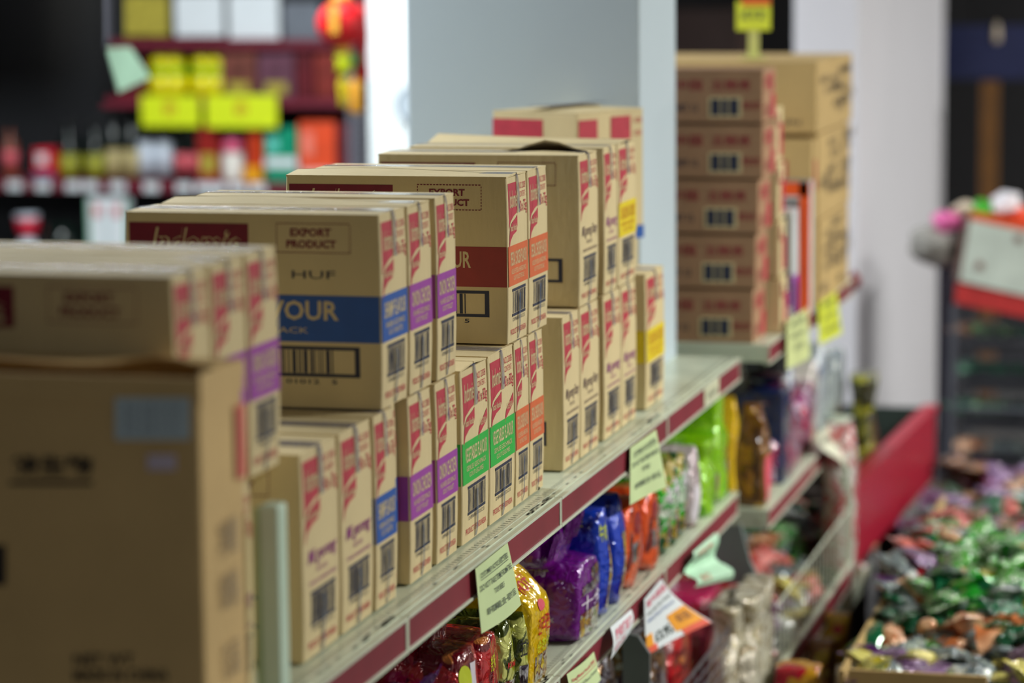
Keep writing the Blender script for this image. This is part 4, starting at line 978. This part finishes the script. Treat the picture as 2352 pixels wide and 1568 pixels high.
# ------------------------------------------------------------------ wall shelving, far left
YW = 11.0
def X(px): return atY(px, 300, YW).x
def Z(py, px=500): return atY(px, py, YW).z
tw = thing('wall_shelving', 'dark wall shelving with dark red shelf edges along the far left', 'shelf', (-4.6, YW, 0))
def wb(bm, x0, x1, z0, z1, y0=0, y1=.35): box(bm, x0+4.6, x1+4.6, y0, y1, z0, z1)
bm = bmesh.new(); wb(bm, -6.6, X(800), 0, 2.6, .36, .38); obj('back_panel', bm, mat('shelf_black', (22, 24, 28), .6), tw)
SR = mat('shelf_red', (112, 24, 44), .5)
for (l, r, t_, b_) in ((250, 830, 92, 112), (236, 800, 226, 246), (-150, 800, 418, 442)):
    bm = bmesh.new(); wb(bm, X(l), X(r), Z(b_), Z(t_)); obj('shelf_board', bm, SR, tw)
bm = bmesh.new(); wb(bm, X(240), X(250), Z(100), 2.6, 0, .05); obj('upright', bm, mat('grey_upright', (120, 120, 132), .4), tw); bm = bmesh.new(); wb(bm, X(800), X(812), 0, 2.6, 0, .05); obj('upright', bm, mat('grey_upright', (120, 120, 132), .4), tw)
bm = bmesh.new()
for k in range(12): tube(bm, (X(815)+4.6, .02, Z(440-16*k)), (X(845)+4.6, .02, Z(434-16*k)), .008)
for q in (815, 830, 845): tube(bm, (X(q)+4.6, .02, 0), (X(q)+4.6, .02, Z(250)), .007)
obj('wire_side', bm, STEEL, tw)
bm = bmesh.new()
for k, px in enumerate((30, 95, 165, 205, 268, 345, 420, 465, 500, 545, 590)): wb(bm, X(px-17), X(px+17), Z(441), Z(421), -.006, -.001)
obj('price_label', bm, WHT, tw)
def wbox(name, label, cat, l, r, t_, b_, m, dep=.12, extra=None, grp=None, y=None, tilt=0):
    y = YW+.03 if y is None else y
    s = YW
    x0, x1, z0, z1 = X(l), X(r), Z(b_), Z(t_)
    tt = thing(name, label, cat, ((x0+x1)/2, y, z0), 0, grp); w = (x1-x0)/2; h = z1-z0
    bm = bmesh.new(); box(bm, -w, w, 0, dep, 0, h, 0, .003); MM = [m]
    for (u0, v0, u1, v1, mm) in (extra or []):
        if mm not in MM: MM.append(mm)
        box(bm, -w+u0*2*w, -w+u1*2*w, -.002, .001, v0*h, v1*h, MM.index(mm))
    obj('box_body', bm, MM, tt, keep=True)
    bm = bmesh.new(); box(bm, -w+.004, w-.004, .004, dep-.004, h, h+.004); obj('box_lid', bm, m, tt)
    if tilt: tt.rotation_euler = (tilt, 0, 0)
    return tt
OL = mat('box_olive', (170, 156, 56), .5, var=.2, scale=30)
wbox('framed_picture', 'olive-gold panel on the top far shelf', 'box', 283, 386, -10, 82, OL, .03)
wbox('white_panel', 'white panel on the top far shelf, left one', 'box', 402, 512, -10, 84, WHT, .03)
wbox('white_panel', 'white panel on the top far shelf, right one', 'box', 525, 640, -10, 90, WHT, .03)
wbox('silver_box', 'dull silver box on the top far shelf beside the lantern', 'box', 650, 735, 10, 92, mat('box_silver', (130, 136, 146), .3, metal=.3), .10)
YM = mat('gold_yellow', (232, 220, 10), .35, emit=None); DRM = mat('box_dark_red', (96, 10, 24), .45, var=.3, scale=10)
def goldfig(label, px, seed):
    tt = thing('gift_bottle', label, 'ornament', (X(px), YW+.10, Z(225)))
    bm = bmesh.new(); lathe(bm, [(.02, 0), (.05, .01), (.062, .05), (.05, .09), (.03, .105), (.045, .125), (.05, .15), (.03, .175), (.001, .18)], seg=18); obj('figure_body', bm, YM, tt)
    bm = bmesh.new(); lathe(bm, [(.052, .10), (.066, .108), (.052, .116)], seg=18); obj('green_band', bm, mat('band_green', (110, 190, 30), .4), tt)
goldfig('bright yellow ornament on the far middle shelf, nearest the hanging green ticket', 355, 1); goldfig('bright yellow ornament with pale middle on the far middle shelf, second from left', 450, 2)
goldfig('slim bright yellow ornament wedged beside the first one on the far middle shelf', 386, 3); goldfig('bright yellow ornament wedged right of the pale-bellied one on the far middle shelf', 482, 4)
for k, (l, r, t_, m, lb) in enumerate(((402, 424, 128, DRM, 'narrow dark red gift box between the yellow ornaments'), (505, 585, 122, mat('box_brown_gold', (110, 60, 50), .4, var=.6, scale=14), 'dark gift box with dull gold print on the far middle shelf'),
     (590, 672, 125, mat('box_mauve', (100, 60, 76), .4, var=.4, scale=14), 'mauve brown gift box on the far middle shelf'), (676, 716, 122, DRM, 'dark red gift box on the far middle shelf'),
     (720, 770, 125, mat('box_rust', (130, 44, 36), .4, var=.4, scale=14), 'rusty red gift box at the right end of the far middle shelf'), (262, 330, 140, DRM, 'dark red gift box behind the hanging green ticket'))):
    wbox('gift_box', lb, 'box', l, r, t_, 225, m, .12, [(.2, .1, .8, .35, OL)] if k in (1, 2) else None, y=YW+.14 if k in (0,) else YW+.03)
SY = mat('sign_yellow', (216, 232, 20), .5, var=.03); SRD = mat('sign_red', (190, 110, 30), .5)
def sign(label, l, r, t_, b_):
    x0, x1, z0, z1 = X(l), X(r), Z(b_), Z(t_); tt = thing('price_sign', label, 'sign', ((x0+x1)/2, YW-.02, z0)); w = (x1-x0)/2; h = z1-z0
    bm = bmesh.new(); box(bm, -w, w, 0, .004, 0, h); obj('sign_card', bm, SY, tt)
    bm = bmesh.new(); vs, fs = textmesh('价', .03); addgrp(bm, [Vector((-.03+.06*x, -.0015, h*.35+.06*y)) for x, y in vs], fs); obj('sign_lettering', bm, SRD, tt, keep=True)
sign('bright yellow price sign on the far shelf edge, left of the pair', 330, 463, 219, 290); sign('bright yellow price sign on the far shelf edge, right of the pair', 478, 641, 217, 292)
def bottle(label, px, h, r, glass, lab, cap=None, body=None, l0=.12, l1=.45, grp='bottles on the far shelf'):
    tt = thing('sauce_bottle', label, 'bottle', (X(px), YW+.10, Z(418)), 0, grp)
    bm = bmesh.new(); lathe(bm, [(r*.9, 0), (r, .01), (r, h*.58), (r*.75, h*.66), (r*.36, h*.76), (r*.34, h*.94), (r*.34, h*.95)], seg=18); obj('bottle_body', bm, glass, tt)
    bm = bmesh.new(); lathe(bm, [(r*1.02, h*l0), (r*1.02, h*l1)], seg=18); obj('bottle_label', bm, lab, tt)
    bm = bmesh.new(); lathe(bm, [(r*.40, h*.92), (r*.40, h), (.001, h)], seg=14); obj('bottle_cap', bm, cap or BLK, tt)
DG = mat('glass_dark', (10, 22, 18), .15); BG = mat('glass_olive', (70, 70, 20), .2)
LW = mat('label_white', (200, 208, 220), .4, var=.1, scale=30); LB = mat('label_beige', (176, 160, 110), .4, var=.15, scale=30); LRW = mat('label_red_white', (206, 90, 100), .4, var=.3, scale=40); LYG = mat('label_yellow_green', (150, 150, 40), .4, var=.3, scale=30)
for px, lb, lab in ((135, 'dark bottle with a pale spotted label, leftmost group on the far shelf', LYG), (195, 'dark bottle with a yellow-green label on the far shelf', LYG)): bottle(lb, px, .26, .045, DG, lab, l0=.05, l1=.40)
for px, lb in ((238, 'dark bottle with a beige label, left of its twin on the far shelf'), (280, 'dark bottle with a beige label, right of its twin on the far shelf')): bottle(lb, px, .30, .036, DG, LB, l0=.04, l1=.42)
for px, lb in ((315, 'dark bottle with a white label, left of its twin on the far shelf'), (355, 'dark bottle with a white label, right of its twin on the far shelf')): bottle(lb, px, .31, .036, DG, LW, l0=.06, l1=.52)
for px, lb in ((396, 'dark bottle with a low red-white label, left of its twin'), (428, 'dark bottle with a low red-white label, right of its twin')): bottle(lb, px, .31, .030, DG, LRW, l0=.10, l1=.36)
for (l, r, t_, m, ex, lb) in ((446, 495, 292, mat('box_red_brown', (150, 30, 24), .4, var=.2), [(.15, .15, .85, .5, OL)], 'tall red-brown box with a gold panel on the far shelf'),
     (552, 594, 300, mat('box_orange_red', (204, 60, 16), .4, var=.2), [(0, 0, 1, .3, mat('box_amber', (232, 160, 20), .4)), (0, .3, .3, 1, DRM)], 'orange box with an amber base on the far shelf'),
     (602, 676, 296, mat('box_teal', (0, 144, 108), .4, var=.1), [(0, .28, 1, .46, WHT), (.08, .60, .42, .82, mat('teal_pale', (110, 210, 196), .4))], 'teal green box with a white band on the far shelf'),
     (680, 764, 282, mat('box_vermilion', (232, 80, 40), .4, var=.2), [(.02, 0, .98, .22, mat('box_blush', (240, 190, 180), .4)), (.1, .45, .4, .85, mat('box_salmon', (240, 130, 110), .4))], 'vermilion box with a pale base on the far shelf'),
     (766, 802, 286, DRM, None, 'dark maroon box at the right end of the far shelf'), (68, 112, 346, mat('box_bright_red', (206, 24, 50), .4), [(.2, .5, .7, .85, WHT), (0, 0, 1, .22, mat('box_slate', (90, 96, 130), .4))], 'small bright red can-like box at the far left shelf')):
    wbox('product_box', lb, 'box', l, r, t_, 418, m, .12, ex)
tt = thing('milk_bottle', 'white bottle with a pink shoulder and black cap on the far shelf', 'bottle', (X(522), YW+.06, Z(418)))
bm = bmesh.new(); lathe(bm, [(.040, 0), (.044, .01), (.044, .12)], seg=20); obj('bottle_body', bm, mat('bottle_white', (226, 220, 210), .35), tt)
bm = bmesh.new(); lathe(bm, [(.044, .12), (.040, .155), (.026, .18)], seg=20); obj('bottle_shoulder', bm, mat('bottle_pink', (226, 90, 130), .35), tt)
bm = bmesh.new(); lathe(bm, [(.034, .178), (.034, .205), (.001, .206)], seg=20); obj('bottle_cap', bm, BLK, tt)
bottle('brown bottle at the far left edge of the far shelf', -2, .24, .035, mat('glass_brown', (120, 60, 40), .3), LRW, l0=.2, l1=.5)
# below: poster, squeeze bottle, dark jar
wbox('poster_box', 'white box with green border and red seals below the far shelf', 'box', 206, 298, 458, 640, WHT, .05, [(.0, 0, .06, 1, mat('poster_green', (130, 190, 160), .5)), (.94, 0, 1, 1, MATS['poster_green']), (.16, .78, .34, .92, LRW), (.64, .78, .82, .92, LRW), (.46, 0, .52, .9, mat('poster_grey', (176, 196, 200), .5))], y=YW-.05)
tt = thing('squeeze_bottle', 'white squeeze bottle with a red band, far left below the shelf', 'bottle', (X(60), YW-.02, Z(640)))
bm = bmesh.new(); lathe(bm, [(.03, 0), (.035, .01), (.035, .14), (.028, .16)], seg=18); obj('bottle_body', bm, LW, tt)
bm = bmesh.new(); lathe(bm, [(.028, .16), (.045, .20), (.05, .24)], seg=18); obj('bottle_neck', bm, mat('bottle_red', (206, 30, 60), .4), tt)
bm = bmesh.new(); lathe(bm, [(.05, .24), (.052, .26), (.001, .262)], seg=18); obj('bottle_cap', bm, LW, tt)
tt = thing('dark_jar', 'round dark jar with a tan label low on the far left', 'jar', (X(133), YW+.0, Z(640)))
bm = bmesh.new(); lathe(bm, [(.07, 0), (.085, .03), (.09, .16), (.07, .22), (.001, .23)], seg=20); obj('jar_body', bm, DG, tt)
bm = bmesh.new(); lathe(bm, [(.088, .04), (.0925, .12)], seg=20); obj('jar_label', bm, mat('jar_tan', (150, 96, 60), .5), tt)
# shelf for those
bm = bmesh.new(); wb(bm, -6.6, X(800), Z(640)-.02, Z(640)-.001, -.15, .35); obj('shelf_board', bm, DARKM, tw)

# red lantern
p = atY(786, 55, 9.2); tl = thing('paper_lantern', 'round red hanging lantern with gold cap and yellow tassel trim', 'lantern', p)
LNR = mat('lantern_red', (206, 16, 26), .45, var=.08); LNG = mat('lantern_gold', (226, 170, 60), .35)
bm = bmesh.new()
prof = [(.088*math.cos(math.radians(a)), .080*math.sin(math.radians(a))) for a in range(-80, 81, 10)]
lathe(bm, prof, seg=24)
for i, v in enumerate(bm.verts):
    k = (i % 24)
    if k % 2: v.co.x *= .965; v.co.y *= .965
obj('lantern_globe', bm, LNR, tl)
bm = bmesh.new(); lathe(bm, [(.03, .078), (.034, .078), (.034, .098), (.02, .10)], seg=16); box(bm, -.014, .014, -.092, -.086, -.03, .07); obj('lantern_cap', bm, LNG, tl)
bm = bmesh.new(); lathe(bm, [(.024, -.10), (.030, -.08), (.024, -.078)], seg=16); tube(bm, (0, 0, .098), (0, 0, 3.29-p.z), .002); obj('lantern_ring', bm, LNG, tl)
def hang(label, px, py0, py1, Yv, r, m, name='ornament_knot', cat='ornament', seg=4, wob=.3):
    a = atY(px, py0, Yv); b = atY(px, py1, Yv); h = a.z-b.z
    tt = thing(name, label, cat, b)
    bm = bmesh.new(); lathe(bm, [(r*.3, 0), (r, h*.1), (r*.7, h*.35), (r, h*.6), (r*.8, h*.85), (r*.2, h)], seg=14); obj('ornament_body', bm, m, tt)
    bm = bmesh.new(); tube(bm, (0, 0, h), (0, 0, h+.06), .003); obj('hanging_cord', bm, LNR, tt)
hang('lime yellow ornament hanging just below the red lantern', 792, 118, 166, 9.2, .034, mat('orn_lime', (196, 210, 20), .35))
hang('slim yellow hanging tassel below the red lantern', 790, 170, 245, 9.2, .020, mat('orn_yellow', (196, 180, 20), .4))
hang('orange-yellow hanging ornament right of the slim tassel', 818, 178, 262, 9.2, .026, mat('orn_amber', (226, 160, 40), .4))
hang('red cloth strip hanging behind the lantern against the white pillar', 838, 10, 190, 9.25, .016, LNR)
hang('small green ornament right of the lime one', 815, 122, 150, 9.2, .018, mat('orn_green', (60, 140, 90), .4))

# pale green ticket hanging from the dark foreground region
note('pale green ticket with red numerals hanging slanted at the upper left', [atY(238, 110, 8), atY(300, 108, 8), atY(346, 178, 8), atY(272, 212, 8)], NOTEM, [('£2.99', .15, .55, .6, .8, TXR, .03), ('特价', .1, .2, .5, .4, TX, .03)], curl=lambda u, v: 0)
# dark foreground object, top left; its kind is unknown, the bag form invented
p = atY(118, 262, 1.02); tb_ = thing('dark_foreground_shape', 'dark blurred foreground shape hanging very close, filling the upper left corner', 'bag', (p.x-.085, 1.06, p.z))
bm = bagmesh(.17, .07, .26, 'pillow', 91); obj('shape_body', bm, mat('shape_black', (16, 17, 22), .7), tb_)
bm = bmesh.new()
for s in (-.04, .04): tube(bm, (s, 0, .24), (0, 0, .42), .004)
tube(bm, (0, 0, .42), (0, 0, 3.29-p.z), .003); obj('shape_cords', bm, MATS['shape_black'], tb_)

# yellow tag on stick above the golden cartons
p = atY(1731, 125, 7.25); tt = thing('price_flag', 'yellow-green price tag on a pale stick above the golden carton', 'tag', (p.x, 7.25, zg+.002))
bm = bmesh.new(); box(bm, -.014, .014, -.003, .003, 0, atY(1731, 70, 7.25).z-zg, 0, .001); box(bm, -.03, .03, -.03, .03, 0, .004); obj('tag_stick', bm, mat('stick_yellow', (200, 200, 120), .5), tt)
a = atY(1692, 72, 7.24); b = atY(1771, 4, 7.24); bm = bmesh.new(); w = (b.x-a.x)/2; z0 = a.z-zg; z1 = b.z-zg
box(bm, -w, w, -.006, -.003, z0, z1); box(bm, -.03, w, -.007, -.0065, z1-.012, z1+.01, 1)
vs, fs = textmesh('£12', .02); addgrp(bm, [Vector((-.03+.06*x, -.0075, z0+.03+.022*y)) for x, y in vs], fs, 2)
obj('tag_card', bm, [mat('tag_lime', (220, 228, 60), .5), mat('tag_orange', (230, 110, 40), .5), TX], tt, keep=True)
# dark back zone, right of the blue-grey pillar
def bslab(name, label, cat, l, r, t_, b_, Yv, m, dep=.1, name2=None, z0=None):
    a = atY(l, b_, Yv); b = atY(r, t_, Yv); bm = bmesh.new(); box(bm, a.x, b.x, Yv, Yv+dep, a.z if z0 is None else z0, b.z, 0, .004)
    return tag(obj(name, bm, m), label, cat)
bslab('brown_cabinet', 'dull brown cabinet in the darkness behind the golden cartons', 'cabinet', 1540, 1700, 22, 200, 12.6, mat('cabinet_brown', (96, 74, 68), .6), .4, z0=0)
_bn = bslab('blue_banner', 'dim navy blue banner in the darkness at the upper right', 'banner', 2150, 2400, 58, 182, 12.4, mat('banner_blue', (30, 38, 84), .6), .03)
bm = bmesh.new()
for q in (2200, 2380): k_ = atY(q, 60, 12.415); tube(bm, k_, (k_.x, k_.y, 3.3), .004)
obj('hanging_rod', bm, DARKM, _bn)
bslab('brown_post', 'dim ochre brown post in the darkness at the right', 'post', 2243, 2292, 188, 900, 12.0, mat('post_ochre', (104, 66, 14), .5), .08, z0=0)
p = atY(2290, 75, 12.38); bm = bmesh.new(); lathe(bm, [(.002, -.045), (.016, -.03), (.012, .02), (.003, .045)], seg=12)
obj('banner_emblem', bm, mat('emblem_cream', (214, 196, 170), .5), _bn, p-Vector((0, .005, 0)))['label'] = 'small cream emblem on the banner'
# cage trolley
YC = 9.3
cg = thing('cage_trolley', 'grey wire cage trolley filled with dark produce at the right edge', 'cage', (-.55, YC, 0))
def CP(px, py): p = atY(px, py, YC); return Vector((p.x+.55, 0, p.z))
GW = mat('wire_grey', (96, 98, 108), .4, metal=.4)
bm = bmesh.new(); a = CP(2192, 700); b = CP(2400, 705); c = CP(2180, 1150)
tube(bm, a, CP(2176, 1300), .010); tube(bm, a, b, .008); tube(bm, CP(2186, 935), CP(2400, 945), .008); tube(bm, b, CP(2400, 1300), .010)
tube(bm, a+Vector((0, .5, 0)), CP(2176, 1300)+Vector((0, .5, 0)), .010); tube(bm, a, a+Vector((0, .5, 0)), .008); tube(bm, b, b+Vector((0, .5, 0)), .008)
obj('cage_frame', bm, GW, cg)
bm = bmesh.new()
for k in range(14): tube(bm, CP(2205+15*k, 702), CP(2195+15*k, 1300), .0022)
for k in range(9): tube(bm, CP(2188-1.2*k, 740+42*k), CP(2400, 744+42*k), .0015)
obj('wire_panel', bm, GW, cg)
rr = random.Random(4)
for r_ in range(4):
    bm = bmesh.new(); z = CP(2200, 800+90*r_).z; box(bm, CP(2200, 800).x, .35, .04, .46, z-.012, z); obj('cage_shelf', bm, DARKM, cg)
    for k in range(4):
        px = 2215+38*k; col = rr.choice(['dark green', 'brown', 'dark green', 'green'] if r_ < 3 else ['brown', 'silver', 'orange'])
        if r_ == 2 and k in (2,): col = 'green'
        q = CP(px, 800); packet(col, 0, (q.x-.55, YC+.14, z+.045), (rr.uniform(-.3, .3), 0, rr.uniform(0, 6)), .15, 'inside the wire cage at the right edge', 'inside the wire cage at the right edge')
heapbox = bslab('board_crate', 'dark carton standing between the white pillar and the cage', 'carton', 2150, 2188, 560, 1000, 9.6, mat('crate_dark', (50, 46, 60), .7), .3, z0=0)
# tilted white boxes on the cage
def quadprism(name, label, cat, pts, Yv, dep, m):
    o0 = atY(*pts[0], Yv); bm = bmesh.new(); prism(bm, [atY(x, y, Yv)-o0 for x, y in pts], (0, 1, 0), dep); return tag(obj(name, bm, m, None, o0), label, cat)
wbx = thing('produce_box', 'white produce box with an orange-red top edge, on top of the cage', 'box', atY(2200, 645, 9.28))
o0 = atY(2200, 645, 9.28)
def wpart(nm, pts, m, dep=.30, dy=0):
    bm = bmesh.new(); prism(bm, [atY(x, y, 9.28)-o0+Vector((0, dy, 0)) for x, y in pts], (0, 1, 0), dep); return obj(nm, bm, m, wbx)
wpart('box_body', [(2204, 645), (2228, 503), (2400, 540), (2400, 690)], mat('box_offwhite', (196, 206, 196), .5))
wpart('box_top_edge', [(2228, 504), (2229, 490), (2400, 524), (2400, 541)], mat('edge_orange', (214, 76, 34), .5))
wpart('box_side', [(2190, 640), (2218, 492), (2228, 503), (2204, 645)], mat('box_brownish', (130, 104, 98), .6), .28, .01)
for (px, py) in ((2250, 610), (2340, 548)):
    q = atY(px, py, 9.28)-o0; bm = bmesh.new(); tube(bm, q, q+Vector((0, -.004, 0)), .014, seg=14); obj('box_mark', bm, mat('mark_brown', (130, 96, 90), .6), wbx)
quadprism('red_crate', 'red and brown plastic crate lying on top of the cage below the white box', 'crate', [(2192, 695), (2196, 650), (2400, 692), (2400, 738)], 9.285, .3, mat('crate_red', (184, 50, 50), .45, var=.2, scale=14, stretch=(6, 1, 1)))
for (px, py, col, lb, s) in ((2178, 508, 'pink', 'pink bundle on top beside the white pillar', .05), (2212, 478, 'cream', 'cream coloured bundle at the corner of the white produce box', .035), (2262, 486, 'green', 'bright green leafy bundle on the white produce box', .05), (2310, 468, 'white', 'white bundle on the white produce box', .055), (2345, 490, 'coral', 'coral red bundle at the right frame edge on the white produce box', .04), (2150, 560, 'grey', 'pale grey bundle low beside the white pillar', .09)):
    cm = {'pink': (236, 110, 176), 'cream': (206, 190, 170), 'green': (60, 170, 40), 'white': (226, 222, 230), 'coral': (230, 90, 60), 'grey': (150, 146, 140)}[col]
    q = atY(px, py, 9.4); bm = bmesh.new(); bmesh.ops.create_icosphere(bm, subdivisions=3, radius=s)
    for v in bm.verts: v.co += v.co.normalized()*noise.noise(v.co*30+Vector((px, 0, 0)))*s*.5; v.co.z *= .7
    for f in bm.faces: f.smooth = True
    tag(obj('produce_bundle', bm, mat('bundle_'+col, cm, .5), None, q), lb, 'bundle')
# dark clutter between bins
rr = random.Random(9)
heap(24, -.93, -.40, 7.75, 8.8, lambda x, y: .40+.03*math.sin(7*x), lambda x, y, r: ['brown', 'dark green', 'brown', 'purple', 'silver'], .14, .20, 'on the dark low table behind the lower right bin', 'on the dark low table behind the lower right bin', 21)
bm = bmesh.new(); box(bm, -.93, .2, 7.62, 8.95, 0, .385, 0, .004)
tag(obj('low_table', bm, MATS['bin_dark']), 'dark low table behind the lower right bin', 'table')

# ------------------------------------------------------------------ light
def area(name, loc, sx, sy, power, rot=(0, 0, 0), col=(1, 1, 1)):
    l = bpy.data.lights.new(name, 'AREA'); l.shape = 'RECTANGLE'; l.size = sx; l.size_y = sy; l.energy = power; l.color = col
    o = bpy.data.objects.new(name, l); C.objects.link(o); o.location = loc; o.rotation_euler = rot; return o
cool = (1.0, 1.0, .93)
for k, (x, y, z, e) in enumerate(((1.2, -.8, 3.0, 40), (2.4, 5.9, 3.2, 275), (2.0, 9.0, 3.2, 125), (1.6, 12.3, 3.2, 110))):  # first is an added front fill, last is added to brighten the white pillar
    area('aisle_and_fill_light', (x, y, z), .30, 1.5, e, col=cool)
for k, (x, y, e) in enumerate(((-3.6, 5.0, 150), (-3.6, 8.5, 150))):
    area('left_tube', (x, y, 3.2), .30, 1.5, e, col=(.92, .98, 1))
w = bpy.data.worlds.new('world'); bpy.context.scene.world = w; w.use_nodes = True
w.node_tree.nodes['Background'].inputs[0].default_value = (.8, .9, 1, 1); w.node_tree.nodes['Background'].inputs[1].default_value = .03

# ------------------------------------------------------------------ camera
cam = bpy.data.cameras.new('camera'); co = bpy.data.objects.new('camera', cam); C.objects.link(co)
cam.sensor_width = 36; cam.sensor_fit = 'HORIZONTAL'; cam.lens = 36*F/2352; cam.clip_start = .05; cam.clip_end = 100
co.matrix_world = Matrix.Translation(ORG) @ ROT.to_4x4()
cam.dof.use_dof = True; cam.dof.focus_distance = 4.55; cam.dof.aperture_fstop = 2.2; cam.dof.aperture_blades = 0
s = bpy.context.scene; s.camera = co
s.view_settings.view_transform = 'Standard'; s.view_settings.look = 'None'; s.view_settings.gamma = 1; s.view_settings.use_curve_mapping = False
s.view_settings.exposure = 0.0
